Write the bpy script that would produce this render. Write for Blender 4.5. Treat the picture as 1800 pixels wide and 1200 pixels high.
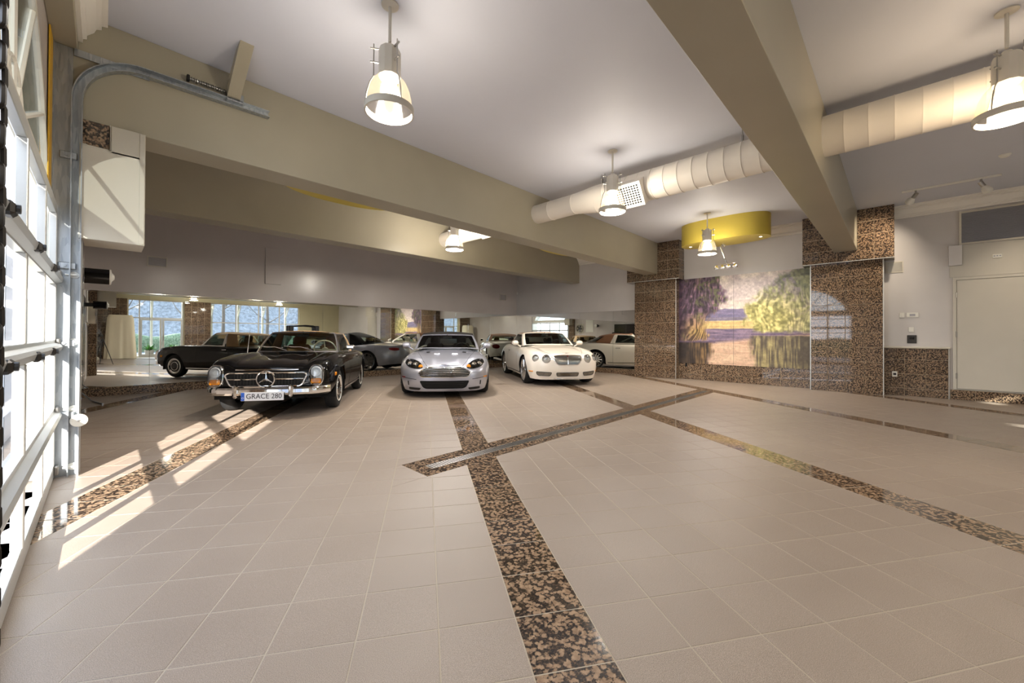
import bpy, bmesh, math, random
import numpy as np
from mathutils import Vector, Matrix
from mathutils.bvhtree import BVHTree
from mathutils.geometry import tessellate_polygon
random.seed(7)
PI = math.pi
scene = bpy.context.scene
for _o in list(bpy.data.objects): bpy.data.objects.remove(_o)
COL = scene.collection

# ------------------------------------------------------------------ camera
def setup_camera():
    f, yaw, roll, pitch, cy, h = 697.6, 45.814, .281, .397, 586.33, 1.28
    y, r, t = [math.radians(a) for a in (yaw, roll, pitch)]
    fw = Vector((math.sin(y)*math.cos(t), math.cos(y)*math.cos(t), math.sin(t)))
    ri = Vector((math.cos(y), -math.sin(y), 0)); up = ri.cross(fw)
    R = ri*math.cos(r) + up*math.sin(r); U = up*math.cos(r) - ri*math.sin(r)
    cd = bpy.data.cameras.new('camera'); co = bpy.data.objects.new('camera', cd); COL.objects.link(co)
    cd.sensor_fit = 'HORIZONTAL'; cd.sensor_width = 36; cd.lens = f/1800*36
    cd.shift_y = -(600-cy)/1800
    cd.clip_start = .02; cd.clip_end = 300
    m = Matrix.Identity(4)
    for i in range(3): m[i][0] = R[i]; m[i][1] = U[i]; m[i][2] = -fw[i]
    m[2][3] = h
    co.matrix_world = m
    scene.camera = co
setup_camera()

# ------------------------------------------------------------------ light
SUN_DIR = Vector((1.22, 2.17, -1.0))            # direction the sunlight travels
SUN_STRENGTH = 22.0
SKY_STRENGTH = 4.5
LAMP_WATTS = 36.0
GLOW_WATTS = 50.0
TRACK_WATTS = 24.0
DOWNLIGHT_WATTS = 50.0
EXPOSURE = 0.36
def setup_light():
    w = bpy.data.worlds.new('sky'); scene.world = w; w.use_nodes = True
    nt = w.node_tree; nt.nodes.clear()
    o = nt.nodes.new('ShaderNodeOutputWorld'); b = nt.nodes.new('ShaderNodeBackground')
    g = nt.nodes.new('ShaderNodeTexCoord'); s = nt.nodes.new('ShaderNodeSeparateXYZ')
    cr = nt.nodes.new('ShaderNodeValToRGB')
    cr.color_ramp.elements[0].position = 0.0; cr.color_ramp.elements[0].color = (.86, .9, .98, 1)
    cr.color_ramp.elements[1].position = .7; cr.color_ramp.elements[1].color = (.62, .76, 1, 1)
    nt.links.new(g.outputs['Generated'], s.inputs[0]); nt.links.new(s.outputs['Z'], cr.inputs[0])
    nt.links.new(cr.outputs[0], b.inputs[0]); b.inputs[1].default_value = SKY_STRENGTH
    nt.links.new(b.outputs[0], o.inputs[0])
    l = bpy.data.lights.new('sun', 'SUN'); l.energy = SUN_STRENGTH; l.angle = math.radians(.6); l.color = (1, .95, .87)
    so = bpy.data.objects.new('sun', l); COL.objects.link(so)
    so.location = (-12, -20, 14); so.rotation_euler = SUN_DIR.to_track_quat('-Z', 'Y').to_euler()
    for nm, loc, rot, sx, sy in (('door_portal', (-.75, 3.47, 1.85), (0, -PI/2, 0), 3.7, 3.9),
                                 ('window_portal', (5.4, -7.25, 1.65), (PI/2, 0, 0), 9.2, 3.3)):
        a = bpy.data.lights.new(nm, 'AREA'); a.shape = 'RECTANGLE'; a.size = sx; a.size_y = sy; a.cycles.is_portal = True
        ao = bpy.data.objects.new(nm, a); COL.objects.link(ao); ao.location = loc; ao.rotation_euler = rot
    vs = scene.view_settings
    vs.view_transform = 'Standard'; vs.look = 'None'; vs.gamma = 1; vs.use_curve_mapping = False; vs.exposure = EXPOSURE
setup_light()

# ------------------------------------------------------------------ materials
def lin(c):
    return tuple((v/12.92 if v <= .04045 else ((v+.055)/1.055)**2.4) for v in c)
def rgb(r, g, b): return lin((r/255, g/255, b/255))
MATS = {}
class N:
    """small node-tree helper"""
    def __init__(s, name):
        s.m = bpy.data.materials.new(name); s.m.use_nodes = True; s.t = s.m.node_tree; s.t.nodes.clear()
        s.out = s.n('ShaderNodeOutputMaterial'); MATS[name] = s.m
    def n(s, typ, **k):
        q = s.t.nodes.new(typ)
        for a, v in k.items():
            if a.startswith('i_'): q.inputs[a[2:].replace('_', ' ')].default_value = v
            else: setattr(q, a, v)
        return q
    def l(s, a, b): s.t.links.new(a, b)
    def bsdf(s, col=(.8, .8, .8), rough=.5, metal=0, **k):
        p = s.n('ShaderNodeBsdfPrincipled'); p.inputs['Base Color'].default_value = (*col, 1)
        p.inputs['Roughness'].default_value = rough; p.inputs['Metallic'].default_value = metal
        for a, v in k.items(): p.inputs[a.replace('_', ' ')].default_value = v
        s.l(p.outputs[0], s.out.inputs[0]); s.p = p; return p
    def coord(s, scale=(1, 1, 1), kind='Object', loc=(0, 0, 0)):
        c = s.n('ShaderNodeTexCoord'); m = s.n('ShaderNodeMapping'); m.inputs['Scale'].default_value = scale
        m.inputs['Location'].default_value = loc
        s.l(c.outputs[kind], m.inputs[0]); return m.outputs[0]
    def world(s, scale=(1, 1, 1)):
        g = s.n('ShaderNodeNewGeometry'); m = s.n('ShaderNodeMapping'); m.inputs['Scale'].default_value = scale
        s.l(g.outputs['Position'], m.inputs[0]); return m.outputs[0]
    def noise(s, v, scale, detail=3, rough=.55, dist=0):
        q = s.n('ShaderNodeTexNoise'); q.inputs['Scale'].default_value = scale; q.inputs['Detail'].default_value = detail
        q.inputs['Roughness'].default_value = rough; q.inputs['Distortion'].default_value = dist
        s.l(v, q.inputs['Vector']); return q.outputs[0]
    def ramp(s, fac, stops):
        q = s.n('ShaderNodeValToRGB'); e = q.color_ramp.elements
        while len(e) < len(stops): e.new(.5)
        for i, (p, c) in enumerate(stops): e[i].position = p; e[i].color = (*c, 1)
        s.l(fac, q.inputs[0]); return q.outputs[0]
    def mix(s, fac, a, b, typ='MIX'):
        q = s.n('ShaderNodeMix', data_type='RGBA', blend_type=typ)
        for sock, v in ((q.inputs[0], fac), (q.inputs[6], a), (q.inputs[7], b)):
            if isinstance(v, (int, float)): sock.default_value = v
            elif isinstance(v, tuple): sock.default_value = (*v, 1)
            else: s.l(v, sock)
        return q.outputs[2]
    def bump(s, hgt, strength=.2, dist=.005):
        b = s.n('ShaderNodeBump'); b.inputs['Strength'].default_value = strength; b.inputs['Distance'].default_value = dist
        s.l(hgt, b.inputs['Height']); s.l(b.outputs[0], s.p.inputs['Normal'])
    def objrand(s):
        return s.n('ShaderNodeObjectInfo').outputs['Random']

def flat(name, col, rough=.5, metal=0, **k):
    n = N(name); n.bsdf(col, rough, metal, **k); return n.m
def paint(name, col, rough=.42, var=.06, grain=.04):
    n = N(name); n.bsdf(col, rough)
    v = n.world(); a = n.noise(v, .7, 3)
    d = tuple(c*(1-var) for c in col); e = tuple(min(1, c*(1+var)) for c in col)
    n.l(n.ramp(a, [(.3, d), (.7, e)]), n.p.inputs['Base Color'])
    n.bump(n.noise(v, 160, 2), grain, .002); return n.m
def granite(name, rough, scale=28):
    n = N(name); n.bsdf((.2, .1, .06), rough); n.p.inputs['IOR'].default_value = 1.6; n.p.inputs['Coat Weight'].default_value = .0
    v = n.world()
    w = n.n('ShaderNodeVectorMath', operation='ADD'); nz = n.n('ShaderNodeTexNoise'); nz.inputs['Scale'].default_value = 16
    n.l(v, nz.inputs['Vector']); sc = n.n('ShaderNodeVectorMath', operation='SCALE'); sc.inputs[3].default_value = .045
    n.l(nz.outputs['Color'], sc.inputs[0]); n.l(v, w.inputs[0]); n.l(sc.outputs[0], w.inputs[1])
    vo = n.n('ShaderNodeTexVoronoi', feature='F1'); vo.inputs['Scale'].default_value = scale; n.l(w.outputs[0], vo.inputs['Vector'])
    pink, tan, brown, black = rgb(160, 135, 110), rgb(126, 103, 82), rgb(72, 58, 47), rgb(20, 19, 20)
    blob = n.ramp(vo.outputs['Distance'], [(.22, (1, 1, 1)), (.72, (0, 0, 0))])
    sp = n.noise(v, 75, 4, .7)
    dark = n.ramp(sp, [(.44, black), (.58, brown), (.76, tan)])
    light = n.mix(n.ramp(n.noise(v, 40, 3, .6), [(.35, (0, 0, 0)), (.65, (1, 1, 1))]), tan, pink)
    ms = n.n('ShaderNodeMath', operation='MULTIPLY_ADD'); ms.inputs[1].default_value = .9
    n.l(sp, ms.inputs[0])
    fac = n.n('ShaderNodeMath', operation='ADD'); n.l(blob, fac.inputs[0])
    sub = n.n('ShaderNodeMath', operation='SUBTRACT'); n.l(sp, sub.inputs[0]); sub.inputs[1].default_value = .5
    mu = n.n('ShaderNodeMath', operation='MULTIPLY'); n.l(sub.outputs[0], mu.inputs[0]); mu.inputs[1].default_value = 2.3
    n.l(mu.outputs[0], fac.inputs[1])
    f2 = n.ramp(fac.outputs[0], [(.28, (0, 0, 0)), (.62, (1, 1, 1))])
    c = n.mix(f2, dark, light)
    rn = n.objrand(); c = n.mix(n.ramp(rn, [(0, (.12, .12, .12)), (1, (0, 0, 0))]), c, brown)
    n.l(c, n.p.inputs['Base Color']); return n.m
def glass(name, tint=(.92, .97, .96), refl=.06, rough=0.0):
    n = N(name); t = n.n('ShaderNodeBsdfTransparent'); t.inputs[0].default_value = (*tint, 1)
    g = n.n('ShaderNodeBsdfGlossy'); g.inputs['Roughness'].default_value = rough
    fr = n.n('ShaderNodeFresnel'); fr.inputs[0].default_value = 1.45
    ad = n.n('ShaderNodeMath', operation='MULTIPLY_ADD', use_clamp=True); ad.inputs[1].default_value = .9; ad.inputs[2].default_value = refl-.04
    n.l(fr.outputs[0], ad.inputs[0]); mx = n.n('ShaderNodeMixShader'); n.l(ad.outputs[0], mx.inputs[0])
    n.l(t.outputs[0], mx.inputs[1]); n.l(g.outputs[0], mx.inputs[2]); n.l(mx.outputs[0], n.out.inputs[0]); return n.m
def emit(name, col, s):
    n = N(name); e = n.n('ShaderNodeEmission'); e.inputs[0].default_value = (*col, 1); e.inputs[1].default_value = s
    n.l(e.outputs[0], n.out.inputs[0]); return n.m
def carpaint(name, col, metal=.0, rough=.35, flake=0):
    n = N(name); n.bsdf(col, rough, metal); n.p.inputs['Coat Weight'].default_value = 1; n.p.inputs['Coat Roughness'].default_value = .03
    if flake:
        a = n.noise(n.coord(), 900, 1); n.bump(a, flake, .001)
    return n.m

def make_materials():
    # tiles: brushed warm grey stone, each one a little different
    n = N('tile'); n.bsdf((.4, .33, .28), .38); v = n.world()
    sp = n.noise(v, 380, 3, .7); big = n.noise(v, 1.3, 2)
    a = n.ramp(sp, [(.3, rgb(92, 82, 74)), (.5, rgb(140, 127, 115)), (.70, rgb(186, 172, 160))])
    b = n.mix(n.ramp(n.objrand(), [(0, (.0, .0, .0)), (1, (.16, .16, .16))]), a, rgb(118, 102, 88))
    b = n.mix(n.ramp(big, [(.35, (0, 0, 0)), (.7, (.22, .22, .22))]), b, rgb(112, 98, 88))
    n.l(b, n.p.inputs['Base Color']); n.bump(n.noise(v, 260, 4, .7), .35, .003)
    flat('grout', rgb(164, 153, 136), .8)
    granite('granite', .035, 40); granite('granite_floor', .07, 36)
    flat('granite_grout', rgb(196, 176, 150), .7)
    paint('taupe', rgb(158, 151, 132), .34); paint('wall_taupe', rgb(202, 194, 190), .22); paint('casing_paint', rgb(184, 178, 164), .45)
    paint('wall_grey', rgb(202, 198, 196), .42); paint('door_grey', rgb(196, 191, 180), .38); paint('trim_white', rgb(234, 230, 222), .4, .02)
    paint('ceiling', rgb(199, 201, 211), .6, .02); paint('white_paint', rgb(204, 198, 184), .45, .03)
    paint('cream', rgb(196, 190, 158), .5)
    paint('yellow', rgb(190, 170, 70), .42, .04)
    paint('yellow_reveal', rgb(206, 160, 30), .5, .05)
    n = N('mirror'); g = n.n('ShaderNodeBsdfGlossy'); g.inputs[0].default_value = (.86, .885, .865, 1); g.inputs['Roughness'].default_value = 0
    n.l(g.outputs[0], n.out.inputs[0])
    flat('chrome', (.86, .86, .86), .06, 1); flat('steel', rgb(170, 168, 164), .3, 1); flat('dark_steel', rgb(70, 68, 66), .4, 1)
    n = N('galvanized'); n.bsdf(rgb(160, 165, 170), .38, .85); v = n.coord((1, 1, .15)); vo = n.n('ShaderNodeTexVoronoi'); vo.inputs['Scale'].default_value = 60
    n.l(v, vo.inputs[0]); n.l(n.ramp(vo.outputs['Color'], [(0, rgb(150, 156, 162)), (1, rgb(184, 188, 190))]), n.p.inputs['Base Color'])
    n = N('aluminium'); n.bsdf(rgb(196, 196, 192), .32, .6); n.bump(n.noise(n.coord((1, 1, 60)), 30, 2), .06, .001)
    flat('lamp_metal', rgb(206, 201, 190), .38, .15)
    n = N('duct'); n.bsdf(rgb(226, 219, 208), .45); n.bump(n.noise(n.coord(), 6, 3), .15, .01)
    flat('white_plastic', rgb(226, 224, 216), .4); flat('black_plastic', rgb(18, 18, 19), .4); flat('black_gloss', rgb(9, 9, 11), .12)
    flat('rubber', rgb(20, 20, 21), .75); flat('black_void', rgb(8, 8, 8), .9)
    glass('window_glass', (.93, .97, .97), .06); glass('car_glass', (.70, .78, .74), .06); glass('lamp_lens', (.97, .97, .97), .10)
    emit('lamp_bulb', (1, .84, .60), 9.0); emit('spot_bulb', (1, .85, .62), 18.0); emit('led_green', (.3, 1, .45), .5)
    # ribbed lamp glass glowing from its bulb
    n = N('lamp_glass'); t = n.n('ShaderNodeBsdfTranslucent'); t.inputs[0].default_value = (1, .80, .52, 1)
    g = n.n('ShaderNodeBsdfTransparent'); g.inputs[0].default_value = (1, .95, .85, 1); gl = n.n('ShaderNodeBsdfGlossy'); gl.inputs['Roughness'].default_value = .12
    m1 = n.n('ShaderNodeMixShader'); m1.inputs[0].default_value = .972; n.l(t.outputs[0], m1.inputs[1]); n.l(g.outputs[0], m1.inputs[2])
    m2 = n.n('ShaderNodeMixShader'); m2.inputs[0].default_value = .1; n.l(m1.outputs[0], m2.inputs[1]); n.l(gl.outputs[0], m2.inputs[2]); n.l(m2.outputs[0], n.out.inputs[0])
    carpaint('paint_black', rgb(6, 6, 7)); MATS['paint_black'].node_tree.nodes['Principled BSDF'].inputs['Specular IOR Level'].default_value = .02; MATS['paint_black'].node_tree.nodes['Principled BSDF'].inputs['Coat Weight'].default_value = .75; carpaint('paint_silver', rgb(178, 180, 192), .65, .3, .05); carpaint('paint_white', rgb(232, 224, 212))
    n = N('canvas_tan'); n.bsdf(rgb(176, 146, 110), .85); n.bump(n.noise(n.coord(), 400, 2), .3, .002)
    n = N('canvas_brown'); n.bsdf(rgb(134, 92, 64), .85); n.bump(n.noise(n.coord(), 400, 2), .3, .002)
    n = N('canvas_black'); n.bsdf(rgb(30, 26, 25), .85); n.bump(n.noise(n.coord(), 400, 2), .3, .002)
    flat('leather_tan', rgb(150, 104, 56), .5); flat('leather_dark', rgb(34, 28, 26), .5); flat('ivory', rgb(206, 200, 178), .35)
    flat('lamp_reflector', rgb(214, 218, 220), .30, .0)
    glass('lens_clear', (.93, .95, .96), .12)
    flat('lens_amber', rgb(240, 150, 24), .15, 0, Transmission_Weight=.2); flat('lens_red', rgb(110, 14, 16), .15)
    n = N('mesh_grille'); n.bsdf(rgb(120, 120, 118), .25, 1); v = n.coord((1, 1, 1)); ck = n.n('ShaderNodeTexChecker'); ck.inputs['Scale'].default_value = 130
    n.l(v, ck.inputs[0]); n.l(n.mix(ck.outputs['Fac'], rgb(30, 30, 30), rgb(176, 176, 172)), n.p.inputs['Base Color'])
    flat('plate_white', rgb(214, 216, 220), .4); flat('plate_blue', rgb(24, 86, 190), .4); flat('ink', rgb(22, 22, 26), .5)
    n = N('cloth'); n.bsdf(rgb(228, 220, 196), .9); n.bump(n.noise(n.coord(), 60, 3), .2, .004)
    n = N('asphalt'); n.bsdf(rgb(126, 128, 132), .9); n.l(n.ramp(n.noise(n.coord(), 40, 4), [(.3, rgb(76, 78, 84)), (.7, rgb(104, 106, 112))]), n.p.inputs['Base Color'])
    n = N('bark'); n.bsdf(rgb(96, 84, 74), .9); n.bump(n.noise(n.coord((1, 1, .2)), 30, 4), .5, .02)
    n = N('leaf'); n.bsdf(rgb(70, 120, 48), .6)
    n = N('hedge'); n.bsdf(rgb(84, 104, 74), .9); n.l(n.ramp(n.noise(n.coord(), 9, 4), [(.3, rgb(50, 66, 44)), (.7, rgb(130, 142, 112))]), n.p.inputs['Base Color'])
    flat('louvre', rgb(158, 158, 164), .45, .1)
    n = N('woods'); n.bsdf(rgb(150, 152, 162), .9); n.l(n.ramp(n.noise(n.coord((2.5, 2.5, .2)), 1.2, 5, .7), [(.3, rgb(72, 72, 74)), (.7, rgb(140, 141, 146))]), n.p.inputs['Base Color'])
    flat('terracotta', rgb(120, 112, 106), .8)
    n = N('painting'); n.bsdf((.5, .5, .5), .45); a = n.n('ShaderNodeVertexColor', layer_name='Col'); n.l(a.outputs[0], n.p.inputs['Base Color'])
    n.bump(n.noise(n.coord(), 90, 3), .15, .003)
make_materials()

# ------------------------------------------------------------------ mesh kit
class MB:
    def __init__(s): s.v = []; s.f = []
    def add(s, vs, fs):
        o = len(s.v); s.v += [tuple(p) for p in vs]; s.f += [tuple(i+o for i in q) for q in fs]; return s
    def box(s, a, b):
        x0, y0, z0 = [min(p, q) for p, q in zip(a, b)]; x1, y1, z1 = [max(p, q) for p, q in zip(a, b)]
        return s.add([(x0,y0,z0),(x1,y0,z0),(x1,y1,z0),(x0,y1,z0),(x0,y0,z1),(x1,y0,z1),(x1,y1,z1),(x0,y1,z1)],
                     [(0,3,2,1),(4,5,6,7),(0,1,5,4),(1,2,6,5),(2,3,7,6),(3,0,4,7)])
    def bbox(s, a, b, e=.005):
        """box with chamfered edges"""
        bm = bmesh.new(); m = MB().box(a, b)
        vs = [bm.verts.new(p) for p in m.v]
        for q in m.f: bm.faces.new([vs[i] for i in q])
        bmesh.ops.bevel(bm, geom=bm.edges[:], offset=e, segments=1, profile=.5, affect='EDGES', clamp_overlap=True)
        bm.verts.index_update(); s.add([v.co[:] for v in bm.verts], [[v.index for v in f.verts] for f in bm.faces]); bm.free(); return s
    def prism(s, poly, z0, z1, axis='z', cap=True):
        n = len(poly)
        def P(p, t): return {'z': (p[0], p[1], t), 'x': (t, p[0], p[1]), 'y': (p[0], t, p[1])}[axis]
        vs = [P(p, z0) for p in poly] + [P(p, z1) for p in poly]
        fs = [(i, (i+1) % n, (i+1) % n+n, i+n) for i in range(n)]
        if cap: fs += [tuple(range(n-1, -1, -1)), tuple(range(n, 2*n))]
        return s.add(vs, fs)
    def lathe(s, prof, n=32, org=(0, 0, 0), axis='z', close=False):
        vs = []; fs = []; m = len(prof)
        for i in range(n):
            a = 2*PI*i/n; c, d = math.cos(a), math.sin(a)
            for r, z in prof:
                p = {'z': (r*c, r*d, z), 'x': (z, r*c, r*d), 'y': (r*d, z, r*c)}[axis]
                vs.append((p[0]+org[0], p[1]+org[1], p[2]+org[2]))
        for i in range(n):
            j = (i+1) % n
            for k in range(m if close else m-1):
                k2 = (k+1) % m
                fs.append((i*m+k, j*m+k, j*m+k2, i*m+k2))
        return s.add(vs, fs)
    def cyl(s, a, b, r, n=16, r2=None):
        return s.tube([a, b], r if r2 is None else [r, r2], n)
    def tube(s, path, r, n=10, closed=False, sx=1, up=None):
        P = [Vector(p) for p in path]; m = len(P); R = r if isinstance(r, (list, tuple)) else [r]*m
        vs = []; fs = []; prev = None
        for i in range(m):
            t = (P[(i+1) % m]-P[i-1]) if closed else (P[min(i+1, m-1)]-P[max(i-1, 0)])
            t = t.normalized() if t.length > 1e-9 else Vector((0, 0, 1))
            if prev is None:
                u0 = Vector(up) if up else (Vector((0, 0, 1)) if abs(t.z) < .9 else Vector((1, 0, 0)))
                prev = u0
            u = (prev-t*prev.dot(t)); u = u.normalized() if u.length > 1e-6 else t.orthogonal().normalized(); prev = u
            w = t.cross(u)
            for k in range(n):
                a = 2*PI*k/n; vs.append(P[i]+(u*math.cos(a)+w*math.sin(a)*sx)*R[i])
        for i in range(m if closed else m-1):
            j = (i+1) % m
            for k in range(n): fs.append((i*n+k, i*n+(k+1) % n, j*n+(k+1) % n, j*n+k))
        if not closed: fs += [tuple(range(n-1, -1, -1)), tuple((m-1)*n+k for k in range(n))]
        return s.add(vs, fs)
    def grid(s, fn, nu, nv, keep=None, wrap=False):
        vs = [fn(i/nu, j/nv) for i in range(nu+1) for j in range(nv+1)]
        fs = [(i*(nv+1)+j, (i+1)*(nv+1)+j, (i+1)*(nv+1)+j+1, i*(nv+1)+j+1) for i in range(nu) for j in range(nv) if keep is None or keep((i+.5)/nu, (j+.5)/nv)]
        return s.add(vs, fs)
    def xf(s, M):
        s.v = [tuple(M @ Vector(p)) for p in s.v]; return s
    def merge(s, o): return s.add(o.v, o.f)
    def mesh(s, name, mat, smooth=40):
        me = bpy.data.meshes.new(name); me.from_pydata(s.v, [], s.f); me.validate(); me.update()
        bm = bmesh.new(); bm.from_mesh(me); bmesh.ops.remove_doubles(bm, verts=bm.verts[:], dist=1e-5)
        bmesh.ops.recalc_face_normals(bm, faces=bm.faces[:]); bm.to_mesh(me); bm.free()
        me.materials.append(MATS[mat])
        if smooth:
            me.polygons.foreach_set('use_smooth', [True]*len(me.polygons)); me.set_sharp_from_angle(angle=math.radians(smooth))
        return me
    def build(s, name, mat, parent=None, org=None, smooth=40):
        if org is not None: s.v = [(p[0]-org[0], p[1]-org[1], p[2]-org[2]) for p in s.v]
        return link(name, s.mesh(name, mat, smooth), parent)
def link(name, me, parent=None, loc=None, rot=None):
    o = bpy.data.objects.new(name, me); COL.objects.link(o)
    if parent: o.parent = parent
    if loc: o.location = loc
    if rot: o.rotation_euler = rot
    return o
def tag(o, label, cat, group=None):
    o['label'] = label; o['category'] = cat
    if group: o['group'] = group
    return o
def thing(name, label, cat, loc=(0, 0, 0), rotz=0, group=None):
    o = bpy.data.objects.new(name, None); COL.objects.link(o); o.location = loc; o.rotation_euler = (0, 0, rotz)
    o.empty_display_size = .1
    return tag(o, label, cat, group)
def struct(o, label=None):
    o['kind'] = 'structure'
    if label: o['label'] = label
    return o
def copy_tree(o, parent=None):
    c = o.copy(); COL.objects.link(c); c.parent = parent
    for ch in list(o.children): copy_tree(ch, c)
    return c
def holed(outer, holes, axis, t0, t1):
    """slab with openings: loops are 2-D in the plane across `axis`"""
    mb = MB()
    def P(p, t): return {'x': (t, p[0], p[1]), 'y': (p[0], t, p[1]), 'z': (p[0], p[1], t)}[axis]
    loops = [outer]+holes; flatl = [p for l in loops for p in l]
    tri = tessellate_polygon([[Vector((p[0], p[1], 0)) for p in l] for l in loops])
    for t in (t0, t1): mb.add([P(p, t) for p in flatl], [tuple(q) for q in tri])
    for l in loops: mb.prism(l, t0, t1, axis, cap=False)
    return mb
def rect(a0, b0, a1, b1): return [(a0, b0), (a1, b0), (a1, b1), (a0, b1)]
def text_mesh(body, size, mat, name):
    c = bpy.data.curves.new(name, 'FONT'); c.body = body; c.size = size; c.extrude = .002; c.align_x = 'CENTER'; c.align_y = 'CENTER'
    o = bpy.data.objects.new(name+'_tmp', c); COL.objects.link(o)
    bpy.context.view_layer.update()
    me = bpy.data.meshes.new_from_object(o.evaluated_get(bpy.context.evaluated_depsgraph_get()))
    bpy.data.objects.remove(o); bpy.data.curves.remove(c)
    me.materials.clear(); me.materials.append(MATS[mat]); return me
# ------------------------------------------------------------------ room shell
XD, XW, Y0, Y1, H = -.35, 12.53, -6.9, 11.906, 4.238
TH = math.radians(33.6); CT, ST = math.cos(TH), math.sin(TH)
def st2xy(s, t): return (s*CT+t*ST, -s*ST+t*CT)
def clip(poly, a, b, c):
    """keep a*x+b*y<=c"""
    out = []; n = len(poly)
    for i in range(n):
        p, q = poly[i], poly[(i+1) % n]; dp, dq = a*p[0]+b*p[1]-c, a*q[0]+b*q[1]-c
        if dp <= 0: out.append(p)
        if dp*dq < 0:
            k = dp/(dp-dq); out.append((p[0]+(q[0]-p[0])*k, p[1]+(q[1]-p[1])*k))
    return out
def area(p): return abs(sum(p[i][0]*p[(i+1) % len(p)][1]-p[(i+1) % len(p)][0]*p[i][1] for i in range(len(p))))/2 if len(p) > 2 else 0
def slab_tile(poly, top=0.0, e=.0014, depth=.012):
    """a paving tile with a small chamfer; poly is counter-clockwise"""
    n = len(poly); cx = sum(p[0] for p in poly)/n; cy = sum(p[1] for p in poly)/n
    ins = []
    for p in poly:
        d = math.hypot(p[0]-cx, p[1]-cy) or 1; k = 1-min(.4, 1.4*e/d); ins.append((cx+(p[0]-cx)*k, cy+(p[1]-cy)*k))
    vs = [(p[0], p[1], top) for p in ins]+[(p[0], p[1], top-e*.7) for p in poly]+[(p[0], p[1], top-depth) for p in poly]
    fs = [tuple(range(n))]
    for r in (0, n): fs += [(r+i, r+n+i, r+n+(i+1) % n, r+(i+1) % n) for i in range(n)]
    return vs, fs
DR = (2.07, 3.08, 3.53)                     # drain border: x start, y range
CAMXY = (0, 0)
def in_view(x, y):
    yw = math.radians(45.814); d = x*math.sin(yw)+y*math.cos(yw); l = x*math.cos(yw)-y*math.sin(yw)
    return d > 1.3 and abs(l)/d < 1.34
def make_floor():
    base = MB().box((XD-.3, Y0-.3, -.2), (XW+.27, Y1+.3, -.0016)).build('floor', 'grout', smooth=0)
    struct(base, 'warm grey stone tile floor crossed by dark granite bands')
    ps, pt, bw, per, s0, t0, gap = .343, .3165, .333, 3.077, .405, 1.455, .006
    cols = []
    for m in range(-5, 6):
        a = s0+m*per
        cols.append((a, a+bw, 'granite_floor'))
        for k in range(8): cols.append((a+bw+k*ps, a+bw+(k+1)*ps, 'tile'))
    drain_end = s0+2*per
    whole = {'tile': [], 'granite_floor': []}; cut = {'tile': [], 'granite_floor': []}
    for a, b, mt in cols:
        for k in range(-40, 60):
            c0 = t0+k*pt; P = [st2xy(*q) for q in ((a+gap/2, c0+gap/2), (b-gap/2, c0+gap/2), (b-gap/2, c0+pt-gap/2), (a+gap/2, c0+pt-gap/2))]
            ar0 = area(P)
            Q = clip(clip(clip(clip(P, -1, 0, -(XD-.25)), 1, 0, XW), 0, -1, -Y0), 0, 1, Y1)
            if area(Q) < 1e-4: continue
            pieces = [Q]
            if a < drain_end-.01:
                xs = [p[0] for p in Q]; ys = [p[1] for p in Q]
                if max(xs) > DR[0] and max(ys) > DR[1] and min(ys) < DR[2]:
                    mid = clip(clip(Q, 0, 1, DR[2]), 0, -1, -DR[1])
                    pieces = [clip(Q, 0, 1, DR[1]-.003), clip(Q, 0, -1, -(DR[2]+.003)), clip(mid, 1, 0, DR[0]-.003)]
                    pieces = [q for q in pieces if area(q) > 2e-4]
            if len(pieces) == 1 and area(pieces[0]) > ar0*.999: whole[mt].append(((a+b)/2, c0+pt/2))
            else: cut[mt] += pieces
    for mt, nm in (('tile', 'floor_tile'), ('granite_floor', 'granite_floor_tile')):
        w = (ps if mt == 'tile' else bw)/2-gap/2; d = pt/2-gap/2
        vs, fs = slab_tile([(-w, -d), (w, -d), (w, d), (-w, d)])
        me = MB().add(vs, fs).mesh(nm, mt, 0)
        cand = sorted((math.hypot(*st2xy(s, t)), s, t) for s, t in whole[mt] if in_view(*st2xy(s, t)))[:300]
        near = {(s, t) for _, s, t in cand}
        for _, s, t in cand:
            x, y = st2xy(s, t); link(nm, me, base, (x, y, random.uniform(-.0004, .0003)), (0, 0, -TH))
        rest = MB()
        for s, t in whole[mt]:
            if (s, t) in near: continue
            rest.add(*slab_tile([st2xy(s+i, t+j) for i, j in ((-w, -d), (w, -d), (w, d), (-w, d))]))
        for q in cut[mt]: rest.add(*slab_tile(q))
        o = rest.build(nm+'s_beyond', mt, base, smooth=0); o['kind'] = 'stuff'
    # linear drain along the middle bay
    d = thing('floor_drain', 'long slotted steel trench drain bordered by polished granite in the tiled floor', 'drain', (DR[0], 3.29, 0))
    org = (DR[0], 3.29, 0)
    def xend(y): return (drain_end+y*ST)/CT-.004
    x = DR[0]
    for ya, yb in ((DR[1], 3.222), (3.352, DR[2])):
        x = DR[0] if ya < 3.2 else DR[0]
        k = 0
        while x < xend(ya):
            x2 = x+(.46 if k == 0 else .61); k += 1
            q = clip([(x+.002, ya), (x2-.002, ya), (x2-.002, yb), (x+.002, yb)], CT, -ST, drain_end-.004)
            if area(q) > 1e-3: MB().add(*slab_tile(q)).build('granite_border', 'granite_floor', d, org, 0)
            x = x2
    MB().add(*slab_tile([(DR[0]+.002, 3.225), (DR[0]+.15, 3.225), (DR[0]+.15, 3.349), (DR[0]+.002, 3.349)])).build('granite_border', 'granite_floor', d, org, 0)
    xe = xend(3.29); fr = MB()
    fr.box((DR[0]+.155, 3.226, -.02), (xe, 3.236, .001)).box((DR[0]+.155, 3.338, -.02), (xe, 3.348, .001)).box((DR[0]+.155, 3.226, -.02), (DR[0]+.165, 3.348, .001))
    fr.build('drain_frame', 'steel', d, org, 0)
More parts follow.
